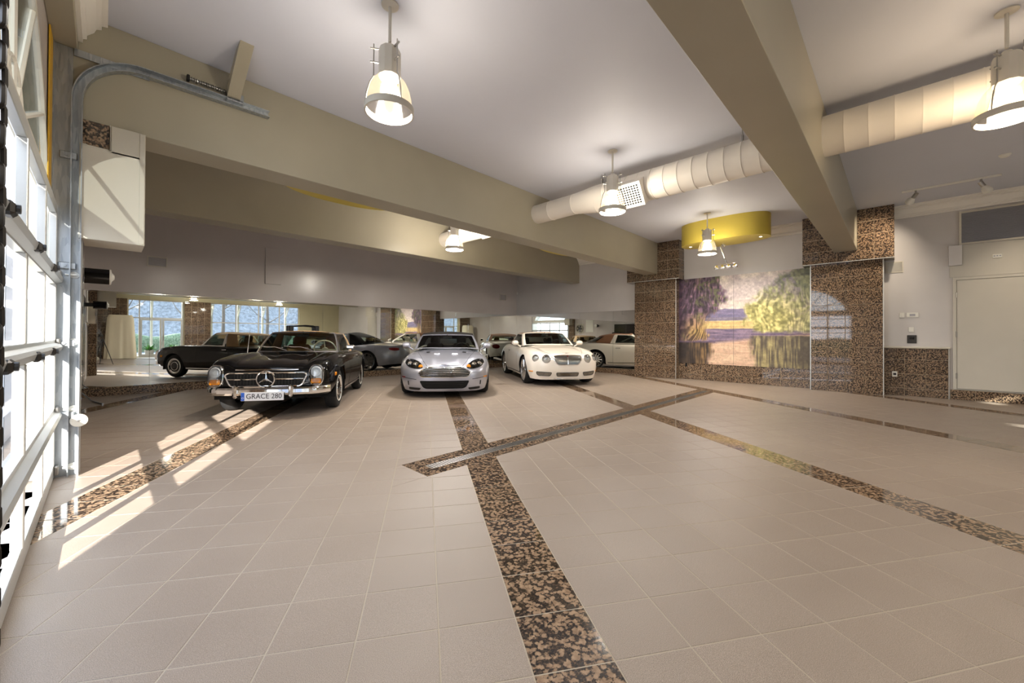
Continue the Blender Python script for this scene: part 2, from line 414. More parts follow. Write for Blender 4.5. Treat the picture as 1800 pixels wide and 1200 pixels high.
    g = MB(); x = DR[0]+.18
    while x < xe-.02: g.box((x, 3.238, -.0012), (x+.016, 3.336, .0006)); x += .03
    o = g.build('drain_slats', 'steel', d, org, 0); o['kind'] = 'stuff'
    MB().box((DR[0]+.16, 3.23, -.0014), (xe, 3.344, -.0010)).build('trough', 'black_void', d, org, 0)
make_floor()

def arch_loop(y0, y1, zs, zb, n=28, shrink=0):
    c = (y0+y1)/2; r = (y1-y0)/2-shrink
    return [(c-r, zb)]+[(c+r, zb)]+[(c+r*math.cos(PI*i/n), zs+r*math.sin(PI*i/n)) for i in range(n+1)]
GY0, GY1 = 1.50, 5.44
def make_shell():
    o = holed(rect(Y0-.3, -.2, Y1+.3, H), [arch_loop(GY0, GY1, 1.80, 0)], 'x', XD-.12, XD).build('wall_left', 'wall_taupe', smooth=0)
    struct(o, 'taupe wall with the arched garage doorway')
    wl = o
    # painted reveal of the arch
    rv = MB(); L = arch_loop(GY0, GY1, 1.8, 0, shrink=.012)[1:]; L2 = arch_loop(GY0, GY1, 1.8, 0)[1:]
    vs = []; n = len(L)
    for x in (XD-.12, XD+.004):
        vs += [(x, p[0], p[1]) for p in L]+[(x, p[0], p[1]) for p in L2]
    for nm, mt, up in (('arch_reveal', 'taupe', True), ('arch_lining', 'white_paint', False)):
        fs = []
        for i in range(n-1):
            if (min(L[i][1], L[i+1][1]) > 2.38) == up: fs += [(i, i+1, 2*n+i+1, 2*n+i), (2*n+i, 2*n+i+1, 3*n+i+1, 3*n+i), (n+i, i, i+1, n+i+1)]
        MB().add(vs, fs).build(nm, mt, wl)
    MB().box((XD-.12, GY1-.014, 0), (XD+.005, GY1, 2.40)).build('jamb_lining', 'white_paint', wl, smooth=0); MB().box((XD-.12, GY0, 0), (XD+.005, GY0+.014, 2.40)).build('jamb_lining', 'white_paint', wl, smooth=0)
    o = MB().box((XD-.3, Y1, -.2), (XW+.27, Y1+.3, H)).build('wall_back', 'wall_taupe', smooth=0); wb = o
    struct(o, 'glossy taupe wall above the long mirror strip')
    o = MB().box((XW, Y0-.3, -.2), (XW+.27, Y1, H)).build('wall_right', 'wall_grey', smooth=0); wr = o
    struct(o, 'light grey wall carrying the landscape painting')
    o = holed(rect(XD-.3, -.2, XW+.27, H), [rect(.91, 0, 3.35, 3.28), rect(4.63, .12, 9.75, 3.28)], 'y', Y0-.3, Y0).build('wall_front', 'cream', smooth=0); wf = o
    struct(o, 'cream wall with glazed doors and tall windows')
    struct(MB().box((XD-.3, Y0-.3, H), (XW+.27, Y1+.3, H+.2)).build('ceiling', 'ceiling', smooth=0), 'smooth off white ceiling between taupe beams')
    # mirrors, one sheet after another
    zb, zt = .179, 2.178
    xs = [XD, .71, 2.82, 4.4, 6.0, 7.6, 9.2, 11.0, XW-.012]
    for a, b in zip(xs, xs[1:]): MB().bbox((a+.0015, Y1-.012, zb), (b-.0015, Y1-.004, zt), .0015).build('mirror_panel', 'mirror', wb, smooth=0)
    ys = [6.25, 7.197, 8.614, 10.2, Y1-.012]
    for a, b in zip(ys, ys[1:]): MB().bbox((XW-.012, a+.0015, zb), (XW-.004, b-.0015, zt), .0015).build('mirror_panel', 'mirror', wr, smooth=0)
    MB().box((XD, Y1-.018, zt), (XW, Y1, zt+.016)).build('mirror_trim', 'chrome', wb, smooth=0)
    MB().box((XW-.018, 6.25, zt), (XW, Y1-.018, zt+.016)).build('mirror_trim', 'chrome', wr, smooth=0)
    # granite plinths under the mirrors
    for nm, lab, horiz in (('baseboard_back', 'dark granite plinth under the long mirror', 1), ('baseboard_right', 'dark granite plinth under the short mirror', 0)):
        if horiz: b = MB().box((XD, Y1-.055, 0), (XW, Y1-.0, .172)).build(nm, 'granite_grout', smooth=0)
        else: b = MB().box((XW-.055, 6.25, 0), (XW, Y1-.067, .172)).build(nm, 'granite_grout', smooth=0)
        struct(b, lab)
        p = XD if horiz else 6.25; e = XW-.07 if horiz else Y1-.07
        while p < e-.02:
            q = min(p+.61, e)
            if horiz: MB().bbox((p+.002, Y1-.067, 0), (q-.002, Y1-.013, .179), .002).build('granite_tile', 'granite', b, smooth=0)
            else: MB().bbox((XW-.067, p+.002, 0), (XW-.013, q-.002, .179), .002).build('granite_tile', 'granite', b, smooth=0)
            p = q
    return wl, wb, wr, wf
WL, WB, WR, WF = make_shell()

TILE_MESH = {}
def clad(parent, axis, at, a0, a1, z0, z1, na, nz, org=(0, 0, 0), proud=.012, sign=-1, mat='granite', zs=None, as_=None):
    """granite tiles on a vertical face; axis is the face normal, at its plane"""
    za = zs or [z0+(z1-z0)*i/nz for i in range(nz+1)]; aa = as_ or [a0+(a1-a0)*i/na for i in range(na+1)]
    for i in range(len(aa)-1):
        for j in range(len(za)-1):
            w, h = aa[i+1]-aa[i]-.009, za[j+1]-za[j]-.009
            key = (axis, round(w, 4), round(h, 4), mat, sign)
            if key not in TILE_MESH:
                lo, hi = (0, sign*proud) if sign > 0 else (sign*proud, 0)
                m = MB()
                if axis == 'x': m.bbox((lo, -w/2, -h/2), (hi, w/2, h/2), .002)
                else: m.bbox((-w/2, lo, -h/2), (w/2, hi, h/2), .002)
                TILE_MESH[key] = m.mesh('granite_tile', mat, 0)
            c, z = (aa[i]+aa[i+1])/2, (za[j]+za[j+1])/2
            link('granite_tile', TILE_MESH[key], parent, ((at, c, z) if axis == 'x' else (c, at, z)) if org == (0, 0, 0) else tuple(p-q for p, q in zip((at, c, z) if axis == 'x' else (c, at, z), org)))

def make_piers():
    zr = [3.072-.334*k for k in range(9, -1, -1)]; zr = [0]+[z for z in zr if z > .1]
    for nm, ya, yb, ca, cb, lab in (('granite_pier', 4.885, 6.247, 4.745, 6.456, 'brown granite tiled pier between the mirror and the painting carrying a beam'),
                                    ('granite_pier', .231, 1.553, .051, 1.70, 'brown granite tiled pier between the painting and the thermostat wall carrying a beam')):
        org = (12.4, (ya+yb)/2, 0)
        t = thing(nm, lab, 'pier', org)
        MB().box((12.252, ya+.012, 0), (XW-.013, yb-.012, 3.072)).build('core', 'granite_grout', t, org, 0)
        clad(t, 'x', 12.252, ya, yb, 0, 3.07, 4, 0, org, zs=zr)
        clad(t, 'y', ya+.012, 12.245, XW-.009, 0, 3.07, 1, 0, org, zs=zr); clad(t, 'y', yb-.012, 12.245, XW-.009, 0, 3.07, 1, 0, org, sign=1, zs=zr)
        c = MB().box((12.118, ca+.012, 3.074), (XW-.013, cb-.012, H-.001)).build('cap', 'granite_grout', t, org, 0)
        zc = [3.072+(H+.003-3.072)*i/4 for i in range(5)]
        clad(t, 'x', 12.118, ca, cb, 0, 0, 5, 0, org, zs=zc)
        clad(t, 'y', ca+.012, 12.11, XW-.009, 0, 0, 1, 0, org, zs=zc); clad(t, 'y', cb-.012, 12.11, XW-.009, 0, 0, 1, 0, org, sign=1, zs=zc)
        MB().box((12.10, ca-.004, 3.058), (XW-.013, cb+.004, 3.074)).build('cap_underside', 'granite', t, org, 0)
        tr = MB().box((12.094, ca-.006, 3.064), (12.106, cb+.006, 3.080)).build('edge_trim', 'aluminium', t, org, 0); tr['label'] = 'bright metal edge strip'
        for y in ((ya,) if ya > 3 else (ya, yb)):
            tr = MB().box((12.232, y-.009, 0), (12.25, y+.009, 3.07)).build('edge_trim', 'aluminium', t, org, 0)
    # doorway pier on the garage door side
    org = (-.25, 5.75, 0)
    t = thing('granite_pier', 'narrow granite tiled pier beside the garage door track', 'pier', org)
    MB().box((XD+.006, 5.455, 0), (-.16, 5.90, 3.264)).build('core', 'granite_grout', t, org, 0)
    clad(t, 'x', -.16, 5.457, 5.90, 0, 3.26, 1, 10, org, sign=1); clad(t, 'y', 5.455, -.30, -.148, 0, 3.26, 1, 10, org); clad(t, 'y', 5.90, -.34, -.15, 0, 3.26, 1, 10, org, sign=1)
    MB().box((-.158, 5.432, 0), (-.142, 5.452, 3.03)).build('edge_trim', 'aluminium', t, org, 0)
    clad(t, 'y', 5.407, -.16, .025, 3.04, 3.275, 1, 1, org); MB().box((-.16, 5.408, 3.05), (.02, 5.46, 3.262)).build('cap', 'granite_grout', t, org, 0)
    MB().box((-.17, 5.390, 3.028), (.033, 5.412, 3.040)).build('edge_trim', 'white_paint', t, org, 0); MB().box((.025, 5.390, 3.028), (.033, 5.412, 3.275)).build('edge_trim', 'white_paint', t, org, 0)
    # granite below the painting and wainscot by the service door, parts of the wall
    T8 = struct(MB().box((XW-.03, 1.553, 0), (XW, 4.885, .52)).build('trim_8', 'granite_grout', smooth=0), 'granite tile base below the painting')
    clad(T8, 'x', XW-.03, 1.56, 4.88, 0, 0, 10, 0, zs=[0, .17, .50])
    T9 = struct(MB().box((XW-.03, -.775, 0), (XW, .231, 1.06)).build('trim_9', 'granite_grout', smooth=0), 'granite tile wainscot beside the service door')
    clad(T9, 'x', XW-.03, -.77, .225, 0, 0, 3, 0, zs=[0, .17, .49, .81, 1.055])
    MB().bbox((XW-.075, -.80, 1.06), (XW, .231, 1.10), .008).build('chair_rail', 'white_paint', T9)
    MB().box((XW-.05, -.785, 0), (XW-.03, -.77, 1.06)).build('edge_trim', 'aluminium', T9, smooth=0)
    T10 = struct(MB().box((XW-.03, -4.9, 0), (XW, -.80, .205)).build('trim_10', 'granite_grout', smooth=0), 'granite tile skirting under the service door'); clad(T10, 'x', XW-.03, -4.9, -.80, 0, 0, 12, 0, zs=[0, .205])
    # piers between the front windows
    for xa, xb, lab in ((3.36, 4.62, 'granite tiled pillar between glazed doors and tall windows'), (-.34, .90, 'granite tiled pillar at the corner beside the glazed doors')):
        org = ((xa+xb)/2, Y0+.1, 0); t = thing('granite_pillar', lab, 'pillar', org)
        MB().box((xa+.01, Y0, 0), (xb-.01, Y0+.14, 3.28)).build('core', 'granite_grout', t, org, 0)
        clad(t, 'y', Y0+.14, xa, xb, 0, 3.28, 4, 10, org, sign=1)
make_piers()

def beam(x0, x1, ya, yb, z, lab):
    org = (6, (ya+yb)/2, z)
    t = tag(MB().bbox((x0, ya, z), (x1, yb, H), .004).build('ceiling_beam', 'taupe', None, org, 0), lab, 'beam'); t.location = org
beam(XD, 12.107, 5.41, 5.822, 3.264, 'taupe ceiling beam over the parked cars ending on the pier beside the mirror')
beam(XD, 12.107, .669, 1.087, 3.309, 'taupe ceiling beam crossing above the tiled floor to the pier near the thermostat')
beam(XD, XW, 8.638, 9.05, 3.303, 'taupe ceiling beam close to the mirrored back wall')
beam(XD, XW, -3.95, -3.53, 3.30, 'taupe ceiling beam nearest the glazed doors')
# header box over the garage door and crown mouldings
o = MB().bbox((XD, Y0, 3.895), (-.186, 5.408, H), .006).build('trim_1', 'taupe', smooth=0); struct(o, 'taupe header box above the garage door')
CROWN = [(0, 0), (0, -.26), (.03, -.26), (.03, -.225), (.055, -.215), (.055, -.18), (.10, -.13), (.115, -.09), (.15, -.075), (.15, -.04), (.19, -.03), (.19, 0)]
def crown(nm, face, sgn, ya, yb, mat='trim_white'):
    o = MB().prism([(face+sgn*p[0], H+p[1]) for p in CROWN], ya, yb, 'y').build(nm, mat, smooth=30); struct(o, 'white crown moulding'); return o
struct(MB().bbox((XD+.006, 5.12, 2.42), (-.334, 5.40, 3.893), .003).build('trim_11', 'yellow_reveal', smooth=0), 'yellow painted board above the garage door jamb')
crown('trim_2', -.186, 1, 1.09, 5.409)
crown('trim_3', -.186, 1, Y0, .668)
crown('trim_4', XW, -1, 1.70, 4.745); crown('trim_5', XW, -1, Y0, .051); crown('trim_6', XW, -1, 6.456, 8.636); crown('trim_7', XW, -1, 9.052, Y1)

# ------------------------------------------------------------------ garage door
def make_garage_door():
    xi, xo = -.298, -.342; org = (-.32, (GY0+GY1)/2, 0)
    zsec = [.006, .56, 1.17, 1.78, 2.44]; ye = [GY0-.02, 2.46, 3.44, 4.42, GY1-.01]
    t = thing('garage_door', 'glazed sectional garage door in an aluminium frame with sunlit panes', 'garage door', org)
    for k in range(4):
        za, zb = zsec[k]+.003, zsec[k+1]-.003; rb = .105 if k == 0 else .055; rt = .085 if k == 3 else .055
        m = MB()
        m.bbox((xo, ye[0], za), (xi, ye[-1], za+rb), .004).bbox((xo, ye[0], zb-rt), (xi, ye[-1], zb), .004)
        for i, y in enumerate(ye):
            w = .055 if i in (0, 4) else .032
            ya = y if i == 0 else (y-2*w if i == 4 else y-w)
            m.bbox((xo, ya, za+rb-.002), (xi+.002, ya+2*w, zb-rt+.002), .004)
        s = m.build('door_section', 'aluminium', t, org, 0)
        for a, b in zip(ye, ye[1:]):
            MB().box((-.323, a+.02, za+rb-.01), (-.317, b-.02, zb-rt+.01)).build('glass_pane', 'window_glass', s, smooth=0)
        if k in (1, 2, 3):                                  # strut along the joint
            z = zsec[k]
            MB().prism([(xi, z-.05), (xi+.035, z-.035), (xi+.045, z+.0), (xi+.035, z+.02), (xi, z+.035)], ye[0], ye[-1], 'y').build('strut', 'aluminium', t, org, 20)
            for y in (ye[1:4] if k > 1 else ()):
                MB().bbox((xi+.02, y-.045, z-.045), (xi+.058, y+.045, z+.012), .012).cyl((xi+.058, y-.012, z-.016), (xi+.07, y-.012, z-.016), .018, 8).build('hinge', 'dark_steel', t, org, 30)
        z = zsec[k]+.03 if k else .07
        h = MB().bbox((xi, ye[-1]-.10, z-.04), (xi+.03, ye[-1]-.005, z+.045), .008).build('roller_bracket', 'steel', t, org, 0)
        MB().cyl((xi+.05, ye[-1]-.06, z+.01), (xi+.05+.07, ye[-1]-.06, z+.01), .008, 8).lathe([(0, -.012), (.03, -.012), (.034, 0), (.03, .012), (0, .012)], 18, (-.19, 5.40, z+.01), 'y').build('roller', 'white_plastic', t, org, 40)
    MB().box((xo+.005, ye[0], 0), (xi-.005, ye[-1], .012)).build('bottom_seal', 'rubber', t, org, 0)
    # arched window over the door
    c = (GY0+GY1)/2; hub = (c, 2.46); R = (GY1-GY0)/2-.012
    w = holed([p for p in arch_loop(GY0, GY1, 1.8, 2.43, shrink=.016) if p[1] > 2.44], [[p for p in arch_loop(GY0, GY1, 1.8, 2.5, shrink=.075) if p[1] > 2.51]], 'x', -.380, -.343).build('window_1', 'white_paint', smooth=0)
    struct(w, 'arched fan window frame over the garage door')
    m = MB(); pass
    for a in (22, 52, 90, 128, 158):
        d = (math.cos(math.radians(a)), math.sin(math.radians(a)))
        k = 1.9
        for r in np.linspace(.4, 2.2, 90):
            if (d[0]*r)**2+(hub[1]+d[1]*r-1.8)**2 < (R-.06)**2: k = r
        m.tube([(-.362, c+d[0]*.1, hub[1]+d[1]*.1), (-.362, c+d[0]*k, hub[1]+d[1]*k)], .018, 6)
    m.tube([(-.362, c+.32*math.cos(PI*i/12), hub[1]+.32*math.sin(PI*i/12)) for i in range(13)], .018, 6)
    m.build('muntins', 'white_paint', w, smooth=0)
    L = [p for p in arch_loop(GY0, GY1, 1.8, 2.45, shrink=.07)[2:] if p[1] > 2.45]
    MB().prism(L, -.366, -.360, 'x').build('glass_pane', 'window_glass', w, smooth=0)
make_garage_door()

def sweep(path, prof, y):
    """profile (normal, y) along a path in the x-z plane"""
    vs = []; fs = []; n = len(path); m = len(prof)
    for i in range(n):
        a, b = path[max(i-1, 0)], path[min(i+1, n-1)]; tx, tz = b[0]-a[0], b[1]-a[1]; l = math.hypot(tx, tz); tx /= l; tz /= l
        for q in prof: vs.append((path[i][0]+tz*q[0], y+q[1], path[i][1]-tx*q[0]))
    for i in range(n-1): fs += [(i*m+k, i*m+(k+1) % m, (i+1)*m+(k+1) % m, (i+1)*m+k) for k in range(m)]
    fs += [tuple(range(m)), tuple((n-1)*m+k for k in range(m-1, -1, -1))]
    return MB().add(vs, fs)
def make_track():
    org = (-.18, 5.38, 0); t = thing('door_track', 'galvanized steel overhead door track curving up from the floor along the beam', 'track', org)
    path = [(-.186, 0.0), (-.186, 1.7), (-.186, 3.42)]+[(-.186+.46*(1-math.cos(a)), 3.42+.46*math.sin(a)) for a in np.linspace(.1, PI/2, 12)]+[(.7, 3.885), (1.35, 3.90)]
    C = [(-.036, .03), (.036, .03), (.036, -.045), (.028, -.045), (.028, .022), (-.028, .022), (-.028, -.045), (-.036, -.045)]
    sweep(path, C, 5.375).build('track_rail', 'galvanized', t, org, 30)
    MB().box((-.335, 5.396, 0), (-.215, 5.408, 3.89)).box((-.335, 5.36, 0), (-.327, 5.408, 3.89)).build('jamb_angle', 'galvanized', t, org, 0)
    MB().box((-.21, 5.39, 3.83), (.30, 5.40, 3.895)).build('top_angle', 'galvanized', t, org, 0)
    for z in (.55, 1.2, 1.9, 2.9):
        MB().bbox((-.29, 5.36, z-.03), (-.18, 5.415, z+.03), .006).cyl((-.25, 5.35, z), (-.25, 5.36, z), .014, 6).build('track_bracket', 'galvanized', t, org, 0)
    # spring bumper and hanger at the end of the rail
    MB().bbox((.93, 5.33, 3.90), (1.09, 5.40, 4.0), .006).build('bumper_bracket', 'galvanized', t, org, 0)
    co = [(.62+.32*i/130, 5.36+.02*math.cos(i*.75), 3.985+.02*math.sin(i*.75)) for i in range(131)]
    MB().tube(co, .005, 5).cyl((.6, 5.36, 3.985), (.95, 5.36, 3.985), .012, 8).build('bumper_spring', 'steel', t, org)
    MB().bbox((.585, 5.33, 3.955), (.61, 5.39, 4.015), .006).build('bumper_pad', 'rubber', t, org, 0)
    h = MB().prism([(5.40, 3.93), (5.30, 3.93), (4.72, H), (4.90, H), (5.40, 4.02)], .93, 1.05, 'x').build('hanger', 'taupe', t, org, 0)
    # door opener reflector disc
    org = (-.15, 5.33, .5); r = thing('reflector_disc', 'round white disc on a bracket at the garage door jamb', 'reflector', org)
    MB().lathe([(0, -.012), (.05, -.012), (.057, -.006), (.057, .006), (.05, .012), (0, .012)], 28, (0, 0, 0), 'y').build('disc', 'white_paint', r)
    MB().cyl((0, -.018, 0), (0, .02, 0), .01, 8).box((-.012, .012, -.012), (.012, .115, .012)).build('bracket', 'steel', r)
    # hoist chain
    org = (-.193, 1.63, 0); c = thing('hoist_chain', 'heavy dark steel hoist chain hanging beside the garage door', 'chain', org)
    lk = MB(); P = []
    for i in range(20):
        a = 2*PI*i/20; P.append((.015*math.cos(a), 0, .015*math.sin(a)+(.017 if math.sin(a) > 0 else -.017)))
    me = lk.tube(P, .0065, 6, True).mesh('chain_link', 'dark_steel')
    z = .10; k = 0
    while z < 3.88:
        link('chain_link', me, c, (0, 0, z), (0, 0, PI/4+(PI/2 if k % 2 else 0))); z += .051; k += 1
    # white utility casing under the beam
    org = (.05, 5.36, 2.16); b = thing('utility_casing', 'white painted metal casing hung under the beam beside the door track', 'casing', org)
    MB().bbox((-.168, 5.352, 2.16), (.275, 5.452, 3.02), .004).bbox((.034, 5.352, 3.0), (.275, 5.452, 3.262), .004).bbox((-.168, 5.372, 3.0), (-.12, 5.452, 3.04), .002).build('body', 'casing_paint', b, org, 0)
    MB().bbox((.232, 5.346, 2.17), (.270, 5.354, 3.255), .002).build('edge_flange', 'casing_paint', b, org, 0)
    MB().box((-.14, 5.45, 2.16), (.275, 5.80, 2.175)).build('underside', 'casing_paint', b, org, 0)
    MB().box((-.14, 5.79, 2.17), (.275, 5.82, 3.262)).build('back_panel', 'casing_paint', b, org, 0); MB().box((.262, 5.45, 2.17), (.275, 5.80, 3.262)).build('side_panel', 'casing_paint', b, org, 0)
make_track()
# ------------------------------------------------------------------ light fittings
def make_lamp():
    t = thing('pendant_lamp', 'x', 'lamp', (0, 0, H))
    z = lambda v: v-H
    MB().lathe([(0, 0), (.075, 0), (.075, -.012), (.03, -.022), (0, -.022)], 28).build('canopy', 'lamp_metal', t)
    MB().cyl((0, 0, -.015), (0, 0, z(3.90)), .014, 12).build('rod', 'lamp_metal', t)
    MB().lathe([(0, z(3.88)), (.03, z(3.875)), (.045, z(3.85)), (.085, z(3.835)), (.096, z(3.81)), (.096, z(3.585)), (.085, z(3.57)), (0, z(3.57))], 10).build('housing', 'lamp_metal', t, smooth=25)
    for k in range(3):
        a = 2*PI*k/3+.5; c, s = math.cos(a), math.sin(a)
        r = MB().cyl((.135*c, .135*s, z(3.86)), (.135*c, .135*s, z(3.58)), .006, 6)
        for zz in (3.82, 3.70): r.cyl((.09*c, .09*s, z(zz)), (.165*c, .165*s, z(zz)), .009, 6)
        r.tube([(.135*c, .135*s, z(3.58)), (.168*c, .168*s, z(3.52)), (.195*c, .195*s, z(3.42)), (.206*c, .206*s, z(3.31))], .006, 6)
        r.build('guard_rod', 'steel', t)
    dome = [(.085, z(3.585)), (.115, z(3.565)), (.148, z(3.525)), (.174, z(3.465)), (.191, z(3.39)), (.198, z(3.31))]
    g = MB(); n = 64
    for i in range(n):
        pass
    g.lathe(dome, 48).build('glass_shade', 'lamp_glass', t)
    MB().lathe([(.198, z(3.262)), (.213, z(3.262)), (.213, z(3.318)), (.198, z(3.318))], 40, close=True).build('rim', 'lamp_metal', t, smooth=30)
    MB().lathe([(.0, z(3.57)), (.035, z(3.56)), (.05, z(3.51)), (.045, z(3.44)), (.02, z(3.41)), (0, z(3.405))], 16).build('bulb', 'lamp_bulb', t)
    MB().lathe([(0, z(3.276)), (.2, z(3.276))], 40).build('lens', 'lamp_lens', t)
    return t
def lamp_light(t):
    x, y = t.location.x, t.location.y; k = 2.2 if y > 6 else (.7 if -1 < y < 0 and x < 4 else 1.0); warm = y > -1 and y < 0 and x > 4   # boosted to brighten the bay over the cars; warmer bulb by the service door
    c1, c2 = ((1, .85, .66), (1, .83, .62)) if warm else ((1, .96, .91), (1, .95, .89))
    l = bpy.data.lights.new('lamp_light', 'AREA'); l.shape = 'DISK'; l.size = .36; l.energy = LAMP_WATTS*k; l.color = c1
    o = bpy.data.objects.new('lamp_light', l); COL.objects.link(o); o.parent = t; o.location = (0, 0, 3.27-H)
    l = bpy.data.lights.new('lamp_glow', 'POINT'); l.energy = GLOW_WATTS*k*(.7 if warm else 1); l.color = c2; l.shadow_soft_size = .12
    o = bpy.data.objects.new('lamp_glow', l); COL.objects.link(o); o.parent = t; o.location = (0, 0, 3.38-H)
def make_lamps():
    t = make_lamp(); G = 'industrial pendant lamps'
    spots = [(1.76, 3.25, 'dome pendant lamp hanging nearest the garage door track'), (5.62, 3.25, 'dome pendant lamp hanging beside the air grille of the round duct'),
             (10.0, 3.25, 'dome pendant lamp in front of the yellow bulkhead by the painting'), (5.60, 7.3, 'dome pendant lamp half hidden between the beams above the cars'),
             (5.66, -.71, 'dome pendant lamp beside the white duct beyond the second beam'), (1.76, -.71, 'added unseen dome pendant lamp near the hoist chain on the window side'),  # the lamp near the chain is added to brighten the foreground floor
             (3.6, -5.3, 'dome pendant lamp in front of the glazed doors'), (8.0, -5.3, 'dome pendant lamp in front of the tall windows')]
    first = True
    for x, y, lab in spots:
        o = t if first else copy_tree(t); first = False
        o.location = (x, y, H); o['label'] = lab; o['group'] = G
    for o in [o for o in bpy.data.objects if o.name.startswith('pendant_lamp')]: lamp_light(o)
make_lamps()

def make_duct():
    X, Z, r = 6.36, 3.83, .245; org = (X, 2.5, Z)
    t = thing('air_duct', 'round white spiral air duct running through the beams under the ceiling', 'duct', org)
    def seg(ya, yb, ra, rb, xa=X, xb=X):
        P = [(xa, ya, Z), (xa+(xb-xa)*.04, ya+.012, Z), (xb, yb-.004, Z), (xb, yb, Z)]; k = ra+.0
        return MB().tube(P, [ra+.006, ra, rb, rb], 40, up=(0, 0, 1))
    ys = list(np.arange(-3.5, 4.2, .22))
    for a, b in zip(ys, ys[1:]): seg(a, b, r, r).build('duct_section', 'duct', t, org, 50)
    e = ys[-1]
    seg(e, e+.45, r, .19, X, X-.06).build('duct_reducer', 'duct', t, org, 50)
    for a, b in ((e+.45, 5.0), (5.0, 5.6), (5.6, 6.4), (6.4, 7.2), (7.2, 7.9), (7.9, 8.66)): seg(a, b, .19, .19, X-.06, X-.06).build('duct_section', 'duct', t, org, 50)
    def register(y, w, h, ang, xc, rr, dep):
        # box register turned down towards the room
        M = Matrix.Translation((xc, y, Z)) @ Matrix.Rotation(ang, 4, 'Y')
        b = MB().bbox((-rr-dep, -w/2, -h/2), (-rr*.55, w/2, h/2), .006).xf(M).build('register_box', 'duct', t, org, 0)
        d = -rr-dep; f = holed(rect(-w/2, -h/2, w/2, h/2), [rect(-w/2+.03, -h/2+.03, w/2-.03, h/2-.03)], 'x', d-.012, d)
        f.xf(M).build('register_frame', 'white_plastic', b, org, 0)
        g = MB(); n = 12
        for i in range(n):
            yy = -w/2+.04+(w-.08)*i/(n-1); g.box((d-.007, yy-.006, -h/2+.03), (d-.002, yy+.006, h/2-.03))
        for i in range(9):
            zz = -h/2+.04+(h-.08)*i/8; g.box((d-.009, -w/2+.03, zz-.006), (d-.004, w/2-.03, zz+.006))
        g.xf(M).build('register_grille', 'white_plastic', b, org, 0)
        MB().box((d-.001, -w/2+.03, -h/2+.03), (d+.001, w/2-.03, h/2-.03)).xf(M).build('register_throat', 'black_void', b, org, 0)
    register(3.26, .58, .40, -.62, X, r, .10)
    register(6.75, .40, .28, -.62, X-.06, .19, .09); register(7.55, .40, .28, .5, X-.06, .19, .09)
    for y in (3.86, 1.58, -.9):
        MB().cyl((X-.05, y, Z+.2), (X-.05, y, H), .006, 6).box((X-.075, y-.012, Z+.215), (X-.025, y+.012, Z+.33)).build('duct_hanger', 'steel', t, org, 0)
make_duct()

def oval(cx, cy, a, b, z, p, lab, lights):
    org = (cx, cy, z); t = thing('ceiling_bulkhead', lab, 'bulkhead', org, group=None)
    P = []
    for i in range(72):
        q = 2*PI*i/72; c, s = math.cos(q), math.sin(q)
        P.append((cx+a*math.copysign(abs(c)**(2/p), c), cy+b*math.copysign(abs(s)**(2/p), s)))
    MB().prism(P, z, H, 'z').build('drum', 'yellow', t, org, 30)
    for x, y in lights:
        d = MB().lathe([(.03, -.004), (.055, -.006), (.055, .0), (.03, .0)], 20, (x, y, z), close=True).build('downlight_ring', 'steel', t, org)
        MB().lathe([(0, z-.001), (.03, z-.001)], 16, (x, y, 0)).build('downlight_bulb', 'spot_bulb', d, org)
        l = bpy.data.lights.new('downlight_fill', 'SPOT'); l.energy = DOWNLIGHT_WATTS*4; l.color = (1, .88, .72); l.spot_size = 2.3; l.spot_blend = .8; l.shadow_soft_size = .03  # fill spot added under each fitting to brighten the room below
        lo = bpy.data.objects.new('downlight_fill', l); COL.objects.link(lo); lo.parent = t; lo.location = (x-cx, y-cy, -.012)
oval(10.96, 3.17, .46, 1.02, 3.70, 2.5, 'yellow oval ceiling bulkhead above the landscape painting', [(10.95, 2.35), (10.95, 3.98)])
oval(2.9, 6.80, 1.0, .55, 3.70, 2.2, 'yellow oval ceiling bulkhead above the black roadster', [(2.3, 6.8), (3.5, 6.8)])
oval(9.05, 6.66, 1.05, .55, 3.70, 2.2, 'yellow oval ceiling bulkhead above the white convertible', [(8.4, 6.66), (9.7, 6.66)])

def make_picture_light():
    org = (11.2, 3.25, 3.70); t = thing('picture_spotlight', 'chrome multi head spotlight on an arm under the yellow bulkhead', 'spotlight', org)
    MB().lathe([(0, 0), (.06, 0), (.06, -.02), (.02, -.03), (0, -.03)], 20).build('ceiling_plate', 'chrome', t)
    MB().tube([(0, .0, -.02), (0, -.03, -.06), (.06, -.0, -.08)], .016, 8).build('knuckle', 'chrome', t)
    MB().cyl((.03, .08, -.05), (.10, -.06, -.50), .018, 10).build('arm', 'chrome', t)
    MB().cyl((.10, -.26, -.50), (.10, .20, -.52), .014, 10).build('crossbar', 'chrome', t)
    for y in (-.25, -.10, .05, .19):
        h = MB().lathe([(.015, .02), (.04, .0), (.06, -.04), (.066, -.09), (.06, -.09), (.04, -.02)], 16, (.11, y, -.525)).build('lamp_head', 'chrome', t)
        MB().lathe([(0, -.07), (.055, -.07)], 14, (.11, y, -.525)).build('lamp_face', 'spot_bulb', h)
    l = bpy.data.lights.new('picture_spot', 'SPOT'); l.energy = TRACK_WATTS*.9; l.color = (1, .90, .78); l.spot_size = 2.2; l.spot_blend = 1; l.shadow_soft_size = .15
    lo = bpy.data.objects.new('picture_spot', l); COL.objects.link(lo); lo.parent = t; lo.location = (.13, -.03, -.62); lo.rotation_euler = Vector((.75, 0, -.66)).to_track_quat('-Z', 'Y').to_euler()
make_picture_light()
